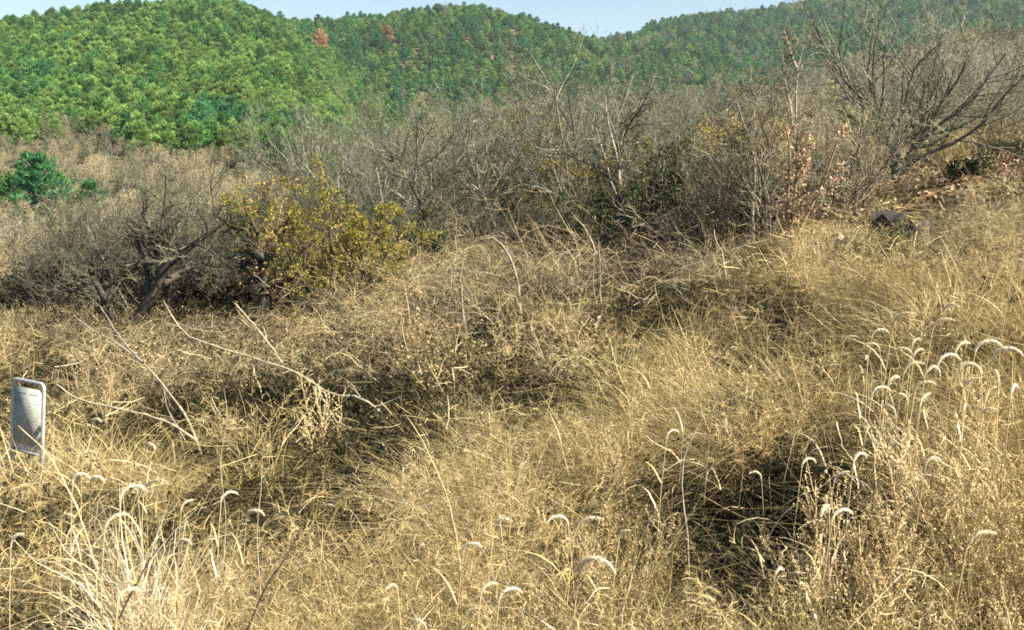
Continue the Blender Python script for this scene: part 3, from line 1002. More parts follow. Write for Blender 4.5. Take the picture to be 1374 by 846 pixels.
def traced_tree(name, base_uv, d, paths, r, spec, barkc, twigc, label, cat='tree', leaf=None, swing=1.2, wl=2):
    bp = at(*base_uv, d)
    gz = float(ground(bp[0], bp[1]))
    base = np.array([bp[0], bp[1], gz])
    st, ln = traced(paths, d, base, swing)
    rad = np.array([r * q for q in ([1] + [.75] * (len(paths) - 1))])[:, None] * np.linspace(1, .22, 9)[None]
    geos = tree_geo(st, rad, ln, spec, barkc, twigc, leaf, wl, .0042)
    # foot from the ground up to the first traced point
    foot = np.stack([np.linspace(np.array([0, 0, -.15]), st[0, 0], 4)])
    geos[0].tubes(foot, np.array([[r * 1.25, r * 1.1, r * 1.03, r]]), 7, pick(barkc, 1, .05))
    return plant_tree(name, base, geos, label, cat)


traced_tree('bare_tree', (1201, 236), 24,
            [[(1201, 236), (1191, 192), (1160, 137), (1129, 103), (1095, 38)], [(1196, 205), (1184, 182), (1158, 168), (1122, 144)],
             [(1199, 215), (1205, 171), (1215, 137), (1229, 89), (1263, 58)], [(1203, 228), (1229, 199), (1260, 168), (1297, 137), (1335, 92), (1350, 72)],
             [(1206, 232), (1239, 209), (1280, 192), (1321, 164), (1345, 130), (1380, 98)], [(1196, 200), (1180, 150), (1165, 103), (1170, 62), (1175, 40)],
             [(1204, 226), (1235, 186), (1262, 140), (1290, 100), (1300, 66)], [(1200, 220), (1212, 180), (1240, 130), (1252, 92)]],
            .078, [(12, .12, 42, .55, .55, 6, .13, .06), (8, .15, 42, .5, .55, 5, .15, .03), (6, .1, 40, .5, .6, 4, .17, .02)], GREYBARK, GREYTWIG, 'big leafless tree with many dark grey limbs spreading from one low base', swing=1.6)
traced_tree('pale_trunk_tree', (1068, 335), 20,
            [[(1070, 318), (1071, 247), (1066, 199), (1068, 151), (1069, 99), (1078, 62)], [(1069, 92), (1063, 78), (1057, 58), (1052, 40)],
             [(1068, 200), (1061, 147), (1052, 103), (1050, 70)]],
            .05, [(14, .2, 45, .27, .45, 5, .14, .06), (8, .15, 45, .5, .6, 4, .15, .03), (6, .15, 40, .5, .6, 3, .16, .02)],
            PALEBARK, GREYTWIG + BROWNTWIG, 'slender leafless tree with a straight bleached white trunk', swing=.4)
traced_tree('forked_tree', (1009, 325), 19.5,
            [[(1010, 310), (1009, 288), (1013, 219), (1006, 192), (997, 164), (989, 137)], [(1007, 195), (997, 175), (1008, 165), (1022, 157)],
             [(1012, 230), (1033, 202), (1023, 171), (1013, 134), (1005, 110)], [(1012, 225), (990, 195), (972, 172), (960, 160)]],
            .045, [(13, .2, 45, .35, .45, 5, .15, .05), (8, .15, 45, .5, .6, 4, .16, .03), (6, .15, 40, .5, .6, 3, .16, .02)],
            GREYBARK + PALEBARK[1:], GREYTWIG + BROWNTWIG, 'small forked leafless tree just left of the bleached white trunk', swing=.6)
traced_tree('bare_tree', (845, 330), 25,
            [[(846, 310), (842, 290), (830, 240), (829, 213), (820, 185), (813, 147), (812, 128)], [(828, 208), (844, 168), (861, 144), (872, 120)],
             [(832, 250), (800, 225), (765, 209), (738, 192), (708, 180)], [(838, 270), (870, 235), (900, 205), (912, 180)]],
            .065, SP_TR, PALEBARK + GREYBARK, GREYTWIG, 'leafless tree with a pale grey trunk in the middle of the thicket', swing=1.0)
traced_tree('bare_tree', (664, 330), 25,
            [[(664, 310), (656, 284), (642, 247), (632, 219), (622, 185), (610, 150)], [(650, 270), (675, 230), (690, 195), (700, 165)],
             [(654, 280), (630, 255), (610, 232), (590, 215)]],
            .055, SP_TR, GREYBARK, GREYTWIG, 'leafless grey tree leaning left behind the bent bare sapling', swing=1.0)
traced_tree('bare_tree', (575, 320), 24,
            [[(575, 300), (560, 264), (536, 223), (508, 209), (480, 190)], [(556, 258), (560, 215), (575, 175), (580, 140)], [(565, 280), (600, 240), (630, 200)]],
            .055, SP_TR, DARKBARK + GREYBARK, GREYTWIG, 'dark leafless tree right above the yellow leaved tree', swing=1.0)
SP_DK = [(14, .15, 48, .7, .5, 6, .18, .03), (11, .12, 45, .5, .55, 5, .18, .01), (9, .1, 42, .5, .65, 4, .2, .0)]
traced_tree('gnarled_tree', (168, 450), 18.4,
            [[(168, 445), (192, 417), (212, 386), (219, 362), (240, 343), (274, 318), (300, 300)], [(160, 440), (151, 431), (138, 395), (120, 362), (137, 338)],
             [(214, 382), (233, 372), (260, 360), (290, 362)], [(217, 370), (214, 340), (205, 310), (190, 285)], [(155, 435), (130, 410), (108, 385), (90, 350)]],
            .13, [(9, .2, 48, .6, .5, 6, .18, .03)] + SP_DK[1:], DARKBARK, GREYTWIG[:2] + DARKBARK, 'dark gnarled tree leaning right at the left edge of the thicket', swing=1.0)
traced_tree('gnarled_tree', (350, 428), 20.2,
            [[(350, 420), (356, 390), (350, 348), (346, 314), (330, 280)], [(354, 385), (370, 382), (387, 376), (410, 362)], [(351, 352), (335, 330), (318, 310), (290, 290)],
             [(352, 360), (372, 330), (385, 300), (400, 280)]],
            .11, [(9, .2, 48, .6, .5, 6, .18, .03)] + SP_DK[1:], DARKBARK, GREYTWIG[:2] + DARKBARK, 'dark upright gnarled tree beside the yellow leaved tree', swing=1.0, leaf=None)
# trees still in leaf
LF = [(7, .15, 50, .5, .55, 5, .15, .02), (7, .12, 48, .5, .6, 4, .16, .0), (4, .2, 45, .5, .6, 3, .18, 0)]


def leaf_tree(name, u_, d_, n_st, h, lf, barkc, label, spread=.4, cat='tree', spec=LF):
    g_ = free_tree(n_st, h, .045, spec, barkc, BROWNTWIG, lf, spread)
    return plant_tree(name, g3((u_ - CX) / FPX * d_, d_, -.05), g_, label, cat)


leaf_tree('yellow_leaved_tree', 450, 17.6, 7, 2.35, (11, .025, YELLOW, (2,)), DARKBARK, 'bushy tree with bright yellow green autumn leaves')
leaf_tree('ochre_leaved_tree', 385, 21.5, 5, 2.5, (3, .045, OCHRE, (2,)), DARKBARK, 'ochre brown leaved tree close behind the bright yellow one')
leaf_tree('yellow_leaved_shrub', 505, 20.0, 8, 1.8, (13, .026, YELLOW[:4] + OCHRE, (2,)), DARKBARK, 'low yellow brown leaved shrub to the right of the bright yellow tree')
leaf_tree('ochre_leaved_tree', 815, 28, 6, 3.9, (9, .05, OCHRE + YELLOW[:2], (2,)), GREYBARK, 'thinly leaved ochre tree among the grey trees of the thicket')
leaf_tree('ochre_leaved_tree', 735, 29, 5, 3.7, (7, .045, OCHRE, (2,)), GREYBARK, 'smaller thinly leaved ochre tree left of the pale grey trunk')
leaf_tree('ochre_leaved_tree', 1050, 24, 5, 2.7, (7, .04, OCHRE + YELLOW[:2], (2,)), GREYBARK, 'ochre leaved tree standing behind the bleached white trunk', .5)
leaf_tree('ochre_leaved_tree', 1130, 30, 4, 2.6, (3, .05, YELLOW, (2,)), GREYBARK, 'yellow tinged low tree behind the big spreading leafless tree', .5)
leaf_tree('evergreen_shrub', 865, 22.6, 6, 2.3, (6, .05, DARKGREEN, (2,)), DARKBARK, 'dark green leafy shrub behind the pale grey trunk')
leaf_tree('evergreen_shrub', 960, 21.6, 6, 2.4, (6, .05, DARKGREEN, (2,)), DARKBARK, 'dark green leafy shrub left of the small forked tree')
leaf_tree('evergreen_shrub', 760, 23.5, 6, 2.2, (6, .05, DARKGREEN, (2,)), DARKBARK, 'dark green leafy shrub between the hooked sapling and the pale grey trunk')
leaf_tree('evergreen_shrub', 585, 22, 7, 1.9, (6, .05, DARKGREEN, (2,)), DARKBARK, 'dark green low shrub to the right of the yellow shrub')
leaf_tree('evergreen_shrub', 310, 25, 6, 1.3, (6, .045, DARKGREEN, (2,)), DARKBARK, 'dark green low shrub between the two gnarled trees')
leaf_tree('evergreen_shrub', 95, 24, 6, 1.0, (6, .045, DARKGREEN, (2,)), DARKBARK, 'dark green low shrub left of the leaning gnarled tree')
leaf_tree('evergreen_shrub', 1300, 21, 7, .6, (4, .045, DARKGREEN + DEADLEAF, (2,)), DARKBARK, 'dark low shrub on the bank above the tree stumps', .8)
leaf_tree('ochre_shrub', 85, 45, 6, 1.7, (5, .07, YELLOW + OCHRE, (2,)), GREYBARK, 'round ochre shrub in front of the small meadow pines', .5)
leaf_tree('russet_leaved_shrub', 1064, 17.9, 4, 2.3, (3, .034, RUSSET, (2,)), BROWNTWIG, 'column of pale russet leaves clinging round the foot of the white trunk', .07, 'shrub', [(7, .15, 45, .22, .5, 5, .15, .05), (7, .12, 45, .5, .6, 4, .16, .0), (3, .2, 45, .5, .6, 3, .18, 0)])

# ------------------------------------------------------------------ loose and broken branches (each one its own thing)
def branch(name, d, paths, radii, col, label, cat='branch', tip=.35, dd=(0, 0), twigs=0):
    """bent wood through photograph points; dd is how the depth changes from start to end"""
    base = on_ground(*paths[0][-1], 0, 3, 60) if d is None else at(*paths[0][-1], d)
    q = Geo()
    sm, rs, ls = [], [], []
    for p, r in zip(paths, radii):
        n = len(p); r = r * .82
        pts = [at(u, v, d + dd[0] + (dd[1] - dd[0]) * i / (n - 1)) - base for i, (u, v) in enumerate(p)]
        P, L = smooth_path(pts, 18)
        P[1:-1] += rng.normal(0, r * .25, (16, 3))
        rr = r * np.linspace(tip, 1, 18) * (1 + rng.normal(0, .11, 18))
        rr[0] *= .5
        q.tubes(P[None], rr[None], 7, pick([col], 1, .04))
        sm.append(P); rs.append(rr); ls.append(L)
    if twigs:
        B, Rb, Lb = shoots(np.stack(sm), np.stack(rs), twigs, .02, 45, .16, .45, 4, .16, .02, np.array(ls), .003)
        q.tubes(B, Rb, 4, pick([col], len(B), .1))
    if cat == 'branch' and not twigs:
        B, Rb, Lb = shoots(np.stack(sm), np.stack(rs), 3, .05, 45, .12, .45, 4, .18, .02, np.array(ls), .003)
        q.tubes(B, Rb, 4, pick([col], len(B), .1))
    o = q.obj(name, M_BARK, None, True)
    o.location = Vector(base)
    return tag(o, label, cat)


BLEACH, SILVER, TANW, DKW = (.38, .32, .225), (.27, .24, .18), (.38, .30, .185), (.07, .05, .04)
branch('forked_branch', 9.6, [[(98, 422), (120, 441), (151, 458), (192, 487), (219, 518), (240, 544), (257, 575), (284, 650)],
                             [(134, 410), (151, 438), (171, 465), (192, 487)], [(219, 518), (226, 551), (246, 588), (268, 625), (276, 645)]],
       [.019, .016, .014], SILVER, 'bleached forked branch leaning like a Y behind the metal sign', dd=(.5, -.4), twigs=2)
branch('fallen_branch', 10.2, [[(219, 403), (233, 427), (252, 451), (291, 465), (343, 482), (394, 499), (429, 520), (456, 532), (484, 534), (505, 548), (528, 570)],
                              [(394, 499), (420, 512), (436, 540), (465, 590)], [(455, 504), (470, 515), (484, 534)]],
       [.017, .012, .008], BLEACH, 'long pale fallen branch lying across the brambles', dd=(.8, -.3), tip=.5, twigs=4)
branch('crooked_stick', 8.8, [[(75, 515), (103, 535), (144, 546), (192, 556), (226, 568), (262, 590)]], [.014], BLEACH,
       'thin pale stick lying level just right of the metal sign', dd=(.3, -.2), tip=.7)
branch('broken_stick', 12.5, [[(315, 407), (339, 434), (363, 465), (380, 490)]], [.017], BLEACH, 'short pale broken stick slanting above the long fallen branch', tip=.6)
branch('bent_sapling', 14.2, [[(647, 321), (662, 320), (674, 331), (687, 352), (695, 379), (697, 417), (690, 451), (692, 489), (699, 530)]], [.03],
       SILVER, 'bare sapling whose top hooks over to the left above the canes', 'sapling', .55, twigs=3)
branch('thin_sapling', 13.6, [[(623, 336), (618, 376), (621, 417), (628, 465), (635, 485), (652, 506), (662, 535)]], [.022], SILVER,
       'bowed thin sapling with a kinked pale foot beside the hooked one', 'sapling', .4, twigs=2)
branch('elbow_branch', 14.0, [[(542, 379), (549, 424), (549, 462), (556, 472), (587, 472), (632, 479)], [(554, 448), (556, 465), (570, 470), (587, 472)],
                             [(532, 441), (532, 472), (545, 474), (566, 473)]], [.022, .017, .014], TANW,
       'pale branch bent at a right angle with shoots rising from it', dd=(0, -.2), tip=.5)
branch('thin_sapling', 14.4, [[(604, 410), (608, 435), (616, 468), (620, 490)]], [.014], BLEACH, 'short pale upright stick between the elbow branch and the bowed sapling', 'sapling')
branch('thin_sapling', 15.0, [[(803, 323), (805, 369), (806, 403), (813, 434), (822, 462)]], [.02], SILVER, 'taller pale upright sapling at the right end of the cane tangle', 'sapling', .5)
branch('thin_sapling', 14.7, [[(798, 348), (796, 383), (803, 417), (811, 450), (815, 462)]], [.017], SILVER, 'shorter pale sapling just left of its taller twin', 'sapling', .5)
branch('crooked_stick', 14.5, [[(745, 383), (765, 407), (779, 434), (793, 465), (802, 485)]], [.014], TANW, 'tan crooked stick sloping down beside the pair of pale saplings', tip=.5)
branch('broken_stick', 17, [[(770, 290), (784, 306), (794, 324), (800, 340)]], [.02], BLEACH, 'pale broken stick poking out above the pair of saplings')
branch('dark_stick', 13.8, [[(832, 433), (815, 444), (797, 452), (774, 470)]], [.014], DKW, 'dark stick lying slanted at the foot of the pair of saplings')
branch('tall_stalk', 5.4, [[(546, 559), (566, 590), (587, 635), (601, 669), (613, 727), (618, 775), (616, 870)]], [.007], (.50, .38, .22),
       'tall tan stalk bowing left in the lower middle of the field', 'stalk', .45)
branch('dark_stick', 4.7, [[(406, 703), (395, 728), (377, 758), (356, 789), (326, 860)]], [.007], DKW, 'dark bare stem slanting up to the right in the lower left grass', 'stem', .5, twigs=3)
branch('dark_stick', 4.6, [[(237, 707), (220, 728), (206, 744), (175, 799), (160, 830)]], [.006], DKW, 'shorter dark stem slanting right beside the bleached straw clump', 'stem', .5, twigs=3)
branch('grass_stalk', 5.6, [[(24, 571), (40, 586), (55, 600), (82, 638), (110, 700), (128, 760)]], [.006], (.62, .48, .28), 'pale straight stalk leaning across the face of the metal sign', 'stalk', .5)
branch('tall_stalk', 5.4, [[(941, 563), (920, 607), (915, 642), (919, 693), (924, 734), (924, 803), (925, 860)]], [.0075], (.45, .40, .30), 'grey green tall stalk curving in the dark gap at lower right', 'stalk', .4, twigs=2)
branch('tall_stalk', 5.9, [[(1165, 500), (1166, 556), (1173, 610), (1181, 659), (1184, 700)]], [.006], BLEACH, 'straight pale stalk below the right plume cluster, left of its forked neighbour', 'stalk', .5)
branch('tall_stalk', 5.8, [[(1168, 520), (1174, 556), (1190, 590), (1198, 618), (1200, 662), (1203, 710)], [(1192, 540), (1195, 580), (1198, 618)]], [.006, .004], BLEACH,
       'forked pale stalk below the right plume cluster', 'stalk', .5)
branch('red_stalk', 5.6, [[(909, 590), (905, 625), (902, 659), (900, 720)]], [.005], (.16, .07, .05), 'thin dark red stalk at the top of the dark gap', 'stalk', .6)
branch('dark_stick', 4.8, [[(989, 717), (975, 745), (961, 775), (927, 833), (915, 860)]], [.006], DKW, 'dark stem slanting right out of the dark gap at lower right', 'stem', .5, twigs=3)
branch('dark_stick', 4.5, [[(1150, 740), (1146, 748), (1138, 780), (1129, 816), (1124, 860)]], [.005], DKW, 'dark upright stem among the cream weeds at the lower right', 'stem', .5, twigs=4)
branch('tall_stalk', 4.8, [[(300, 520), (305, 560), (296, 620), (303, 700), (298, 770)]], [.003], BLEACH, 'thin pale upright stalk right of the forked branch', 'stalk', .5)
branch('tall_stalk', 4.9, [[(362, 560), (352, 610), (350, 660), (345, 720), (350, 800)]], [.0035], BLEACH, 'pale upright stalk in the grass left of the tall bowed one', 'stalk', .5)
branch('fallen_branch', 17.5, [[(935, 360), (960, 345), (1000, 330), (1032, 322)], [(960, 345), (985, 350), (1010, 345)]], [.018, .012], SILVER,
       'pale fallen branch at the left foot of the small forked tree', twigs=6)
branch('fallen_branch', 17, [[(890, 352), (915, 345), (940, 352), (962, 372), (985, 388)]], [.018], SILVER, 'grey drooping dead branch over the dark hollow', twigs=8)

# ------------------------------------------------------------------ stumps on the bank
def stump(d, u_, v_, r, h, col, topc, label):
    b = on_ground(u_, v_, 0, 8, 60)
    q = Geo(); k = 14
    a = np.arange(k) * 2 * math.pi / k
    prof = [(1.5, -.1), (1.2, .06), (1.0, .2), (.93, .6), (.95, 1.0)]
    jag = rng.uniform(.75, 1.15, k)
    ring = []
    for s_, z_ in prof:
        w_ = 1 + .12 * np.sin(a * 5 + 1) * (1.4 - z_)
        zz = np.full(k, z_ * h) * (jag if z_ == 1.0 else 1)
        ring.append(np.stack([np.cos(a) * r * s_ * w_, np.sin(a) * r * s_ * w_, zz], 1))
    V = np.concatenate(ring); n = len(prof)
    i = (np.arange(n - 1)[:, None]) * k; j = np.arange(k)[None]; j2 = (j + 1) % k
    q.add(V, np.stack([i + j, i + j2, i + k + j2, i + k + j], -1), np.array(col))
    top = Geo()
    c = ring[-1].mean(0) - np.array([0, 0, .06 * h])
    V2 = np.concatenate([ring[-1] * np.array([.97, .97, 1]) - np.array([0, 0, .003]), c[None]])
    jj = np.arange(0, k, 2)
    top.add(V2, np.stack([jj, jj + 1, (jj + 2) % k, np.full_like(jj, k)], -1), np.array(topc))
    root = tag(empty('tree_stump', b), label, 'stump')
    q.obj('bark', M_BARK, root, True); top.obj('cut_face', M_BARK, root)
    return root


stump(16, 1190, 332, .27, .5, (.035, .03, .028), (.05, .04, .035), 'dark rotten stump on the bank below the big spreading tree')
stump(16, 1226, 330, .22, .36, (.12, .095, .07), (.24, .19, .13), 'brown broken stump right beside the dark rotten one')
stump(16, 1131, 366, .12, .5, (.16, .13, .10), (.4, .33, .24), 'narrow grey stump in the grass left of the dark rotten one')
stump(17, 1322, 320, .07, .26, (.2, .17, .13), (.36, .3, .22), 'small pale stump at the right end of the bank')

# ------------------------------------------------------------------ metal sign
def panel_mat():
    m, nt, N, L = new_mat('weathered_panel')
    out = N('ShaderNodeOutputMaterial')
    tc = N('ShaderNodeTexCoord')
    no = N('ShaderNodeTexNoise'); no.inputs['Scale'].default_value = 9; no.inputs['Detail'].default_value = 6
    L(tc.outputs['Object'], no.inputs['Vector'])
    cr = N('ShaderNodeValToRGB'); e = cr.color_ramp.elements
    e[0].position = .35; e[0].color = (.30, .315, .27, 1); e[1].position = .7; e[1].color = (.43, .46, .42, 1)
    L(no.outputs[0], cr.inputs[0])
    p = N('ShaderNodeBsdfPrincipled'); p.inputs['Roughness'].default_value = .85; p.inputs['Specular IOR Level'].default_value = .15
    L(cr.outputs[0], p.inputs['Base Color']); L(p.outputs[0], out.inputs['Surface'])
    return m


def simple(name, col, rough, metal=0.0):
    m, nt, N, L = new_mat(name)
    out = N('ShaderNodeOutputMaterial'); p = N('ShaderNodeBsdfPrincipled')
    tc = N('ShaderNodeTexCoord'); no = N('ShaderNodeTexNoise'); no.inputs['Scale'].default_value = 25; no.inputs['Detail'].default_value = 5
    L(tc.outputs['Object'], no.inputs['Vector'])
    mr = N('ShaderNodeMapRange'); mr.inputs['To Min'].default_value = .75; mr.inputs['To Max'].default_value = 1.2
    L(no.outputs[0], mr.inputs['Value'])
    sc_ = N('ShaderNodeVectorMath'); sc_.operation = 'SCALE'; sc_.inputs[0].default_value = col
    L(mr.outputs[0], sc_.inputs['Scale']); L(sc_.outputs[0], p.inputs['Base Color'])
    p.inputs['Roughness'].default_value = rough; p.inputs['Metallic'].default_value = metal
    L(p.outputs[0], out.inputs['Surface'])
    return m


M_PANEL = panel_mat()
M_ALU = simple('aluminium_tube', (.5, .5, .52), .5, .5)
M_INK = simple('faded_print', (.12, .15, .16), .6)
M_PEEL = simple('peeled_paint', (.66, .63, .56), .8)
SD = 8.6
pt, pb = at(37, 513, SD), at(34, 608, SD)
sw = 62 / FPX * SD
sz0 = float(ground(pt[0], SD))
ztop, zpan = pt[2] - sz0, pb[2] - sz0
sign = tag(empty('metal_sign', (pt[0] - .09, SD, sz0), R(-14)), 'small grey metal notice board in a silver tube frame at the left edge', 'sign')
sign.rotation_euler = (R(-4), R(2.5), R(-27))
hw = sw / 2
g = Geo()                                            # one bent tube: leg, rounded corner, top bar, rounded corner, leg
cr_ = .045
arc = lambda cx0, cz0, a0, a1: [(cx0 + cr_ * math.cos(t), 0, cz0 + cr_ * math.sin(t)) for t in np.linspace(a0, a1, 6)]
path = [(-hw, 0, -.2)] + [(-hw, 0, z) for z in np.linspace(.1, ztop - cr_ - .03, 5)] + arc(-hw + cr_, ztop - cr_, math.pi, math.pi / 2) \
    + arc(hw - cr_, ztop - cr_, math.pi / 2, 0) + [(hw, 0, z) for z in np.linspace(ztop - cr_ - .03, .1, 5)] + [(hw, 0, -.2)]
path = np.array(path)
V = []
k = 10
for i, p_ in enumerate(path):
    t_ = path[min(i + 1, len(path) - 1)] - path[max(i - 1, 0)]
    t_ = t_ / np.linalg.norm(t_); n1 = np.array([0, 1., 0]); n2 = np.cross(t_, n1)
    V += [p_ + .0165 * (n1 * math.cos(a) + n2 * math.sin(a)) for a in np.arange(k) * 2 * math.pi / k]
i = np.arange(len(path) - 1)[:, None] * k; j = np.arange(k)[None]; j2 = (j + 1) % k
g.add(np.array(V), np.stack([i + j, i + j2, i + k + j2, i + k + j], -1), np.array([.6, .6, .6]))
g.obj('tube_frame', M_ALU, sign, True)
g = Geo(); g.box((-hw + .012, -.006, zpan + .02), (hw - .012, .006, ztop - .058), (.5, .5, .5))
panel = g.obj('panel', M_PANEL, sign)
g = Geo()
w_ = hw - .012
zt = ztop - .058
for (a, b, zz) in ((-.7, -.12, .05), (.15, .7, .05)):
    g.box((a * w_, -.0095, zt - zz - .008), (b * w_, -.0075, zt - zz), (.1, .1, .1))
g.obj('heading_print', M_INK, panel)
g = Geo()
for r0 in range(11):
    zz = .105 + r0 * .03
    if zz > zt - zpan - .14: break
    xx = -.78 * w_
    while xx < .7 * w_:
        l_ = rng.uniform(.02, .06)
        if rng.random() < .65: g.box((xx, -.0092, zt - zz - .0035), (min(xx + l_, .78 * w_), -.0075, zt - zz), (.1, .1, .1))
        xx += l_ + .012
g.obj('faded_lines', simple('faint_print', (.24, .27, .27), .6), panel)
g = Geo()
for q_ in range(300):
    a = rng.uniform(-.95, .85) * w_; z_ = zpan + .022 + abs(rng.normal(0, .02)); s_ = rng.uniform(.003, .012)
    g.box((a, -.0074 - q_ * 7e-6, z_), (a + s_ * 1.8, -.0062, z_ + s_), (.6, .6, .6))
g.obj('peeled_edge', M_PEEL, panel)
g = Geo(); g.box((-hw + .015, -.011, zpan - .012), (hw - .015, .011, zpan + .018), (.5, .5, .5))
g.obj('bottom_rail', M_ALU, sign)

# ------------------------------------------------------------------ bleached straw clump, lower left
b = g3((185 - CX) / FPX * 5.2, 5.2)
sc_geo = Geo()
for cxx, cyy, hh_ in ((0, 0, 1.0), (.12, -.1, .85), (-.1, .12, 1.1), (.2, -.2, .7), (-.16, .28, 1.15)):
    q0 = Geo()
    blades(q0, 95, (.4 * hh_, 1.12 * hh_), .07, .06, .28, .011, [(.80, .71, .52), (.70, .58, .37), (.86, .79, .64), (.56, .43, .24)], 7, kink=.034)
    blades(q0, 90, (.15, .6), .14, .35, .9, .008, [(.62, .49, .28), (.50, .38, .2), (.74, .63, .42)], 5, kink=.04)
    for v_, f_, c_ in zip(q0.V, q0.F, q0.C):
        sc_geo.V.append(v_ + np.array([cxx, cyy, 0])); sc_geo.F.append(f_ + sc_geo.n); sc_geo.C.append(c_)
    sc_geo.n += q0.n
o = sc_geo.obj('straw_clump', M_PLUME); o.location = Vector(b); o.rotation_euler = (.05, -.2, 0)
tag(o, 'thick clump of bleached white straw below the metal sign', 'grass clump')

# ------------------------------------------------------------------ foxtail plumes
def plume(L, bend, stem_h, fat, cols):
    """stem part and bristly nodding head part; the head tip falls towards +x"""
    n = 9
    st = np.stack([np.linspace(0, 1, n) ** 2 * .06, np.zeros(n), np.linspace(0, 1, n) * stem_h], 1)
    sg = Geo(); sg.tubes(st[None], np.full((1, n), .0028), 4, pick([(.55, .43, .24)], 1, .05))
    nl = 7
    b0 = np.stack([np.interp(np.linspace(.1, .72, nl), np.linspace(0, 1, n), st[:, 0]), np.zeros(nl), np.linspace(.1, .72, nl) * stem_h], 1)
    aa = rng.uniform(0, 6.28, nl)
    lf_ = walk(b0, np.stack([np.cos(aa) * .5, np.sin(aa) * .5, np.ones(nl)], 1), rng.uniform(.25, .5, nl), 6, .12, -.28)
    sg.ribbons(lf_, np.tile([.003, .0042, .0042, .0038, .003, .002, .0006], (nl, 1)), np.stack([-np.sin(aa), np.cos(aa), np.zeros(nl)], 1), pick(PALE, nl))
    S = 12
    th = np.linspace(.15, bend, S)
    seg = L / (S - 1)
    P = [st[-1]]
    for t in th[:-1]:
        P.append(P[-1] + seg * np.array([math.sin(t), 0, math.cos(t)]))
    P = np.array(P)
    hg = Geo()
    prof = np.sin(np.linspace(.25, math.pi - .12, S)) ** .5
    hg.tubes(P[None], (fat * .55 * prof)[None], 6, pick(cols, 1, .05))
    m = 420
    t = rng.uniform(.0, 1, (1, m))
    p, T = sample_paths(P[None], t)
    p, T = p[0], T[0]
    q = nrm(np.cross(T, rng.normal(0, 1, T.shape)))
    D = nrm(q * .8 + T * .75)
    ln = fat * rng.uniform(.9, 1.7, m) * np.sin(np.clip(t[0], .06, .97) * math.pi) ** .35
    W = walk(p, D, ln, 2, .08, 0)
    hg.ribbons(W, np.tile([.0011, .0009, .0004], (m, 1)), nrm(np.cross(D, rng.normal(0, 1, D.shape))), pick(cols, m, .12))
    return sg, hg


PLC = [(.82, .73, .54), (.72, .62, .42), (.88, .81, .65)]
variants = [plume(.17, 2.3, 1.0, .013, PLC), plume(.20, 2.7, 1.0, .014, PLC), plume(.14, 1.7, 1.0, .012, PLC), plume(.22, 2.2, 1.0, .015, PLC), plume(.16, 2.5, 1.0, .013, PLC), plume(.19, 2.9, 1.0, .013, PLC)]
vm = [(a.mesh('stem', M_STRAW), b_.mesh('seed_head', M_PLUME)) for a, b_ in variants]
# (u, v of the head, nod: +1 right / -1 left, size, height)
PL = [(127, 566, 1, 1.0, 'drooping plume on a tall stem nearest the metal sign'), (118, 609, 1, .8, 'short plume hanging just under the one nearest the sign'),
      (200, 599, 1, 1.2, 'fluffy wide plume between the sign and the forked branch'), (127, 642, 1, .9, 'plume right at the top of the bleached straw clump'),
      (105, 638, 1, .9, 'plume at the top left of the bleached straw clump'), (171, 659, 1, 1.2, None), (200, 655, 1, 1.1, None), (252, 674, 1, .8, None),
      (305, 662, 1, .9, 'plume above the dark pocket in the lower left grass'), (338, 688, 1, 1.1, 'arched plume at the right of the dark pocket in the lower left grass'),
      (247, 724, 1, .8, None), (170, 792, 1, .9, None), (442, 676, 1, .6, None), (24, 720, 1, .8, 'small plume at the left edge under the sign'),
      (673, 698, 1, .95, 'plump white plume right of the tall bowed stalk'), (632, 729, 1, .85, 'white hooked plume touching the tall bowed stalk'),
      (753, 695, -1, .8, 'plume lying level to the left, one of a crossed pair'), (782, 705, 1, .9, 'plume falling to the right, one of a crossed pair'),
      (788, 758, 1, 1.35, 'longest brightest white plume low in the middle of the field'), (656, 784, 1, .75, None), (681, 792, 1, .9, None),
      (561, 830, 1, .7, None), (527, 786, -1, .7, None), (841, 712, 1, .7, 'plume over the black gap right of the middle'), (902, 577, 1, .7, None), (640, 816, 1, .6, None),
      (1153, 609, 1, .8, None), (1085, 614, 1, .75, None), (1131, 636, 1, .8, None), (1014, 633, -1, .5, None), (1109, 679, -1, .95, 'straight plume pointing up right among the cream weeds'),
      (1127, 686, 1, .8, None), (1309, 724, 1, .9, 'broad white plume arching over the right corner weeds'), (1045, 762, 1, .7, None), (946, 801, 1, .85, None),
      (1253, 612, 1, .6, None), (1220, 840, -1, .7, None),
      (1273, 412, 1, 1.1, 'highest plume of the right cluster, a wide arch'), (1261, 434, 1, .9, None), (1208, 427, 1, .85, 'plume hooked on a long reddish stem'), (1179, 443, 1, .7, None),
      (1141, 451, 1, .6, None), (1172, 461, -1, .8, None), (1229, 456, 1, .9, None), (1208, 468, 1, .9, None), (1232, 470, 1, .9, None), (1268, 480, 1, .9, None),
      (1287, 468, 1, .9, None), (1319, 463, 1, 1.1, None), (1343, 473, 1, 1.0, None), (1307, 492, -1, 1.1, None), (1338, 506, 1, .9, None), (1304, 513, 1, .9, None),
      (1256, 496, -1, 1.0, None), (1239, 515, 1, .8, None), (1211, 530, -1, .8, None), (1242, 533, 1, .9, None), (1163, 477, -1, .7, None), (930, 521, 1, .6, None),
      (966, 525, 1, .6, None), (1369, 345, 1, .6, None), (860, 490, 1, .5, None), (885, 470, 1, .5, None), (1200, 505, 1, .8, None), (1222, 492, 1, .8, None),
      (1295, 540, 1, .7, None), (1180, 520, 1, .8, None), (1195, 545, -1, .8, None), (1330, 545, 1, .7, None), (1360, 520, 1, .8, None), (150, 700, 1, .8, None), (90, 690, 1, .7, None)]
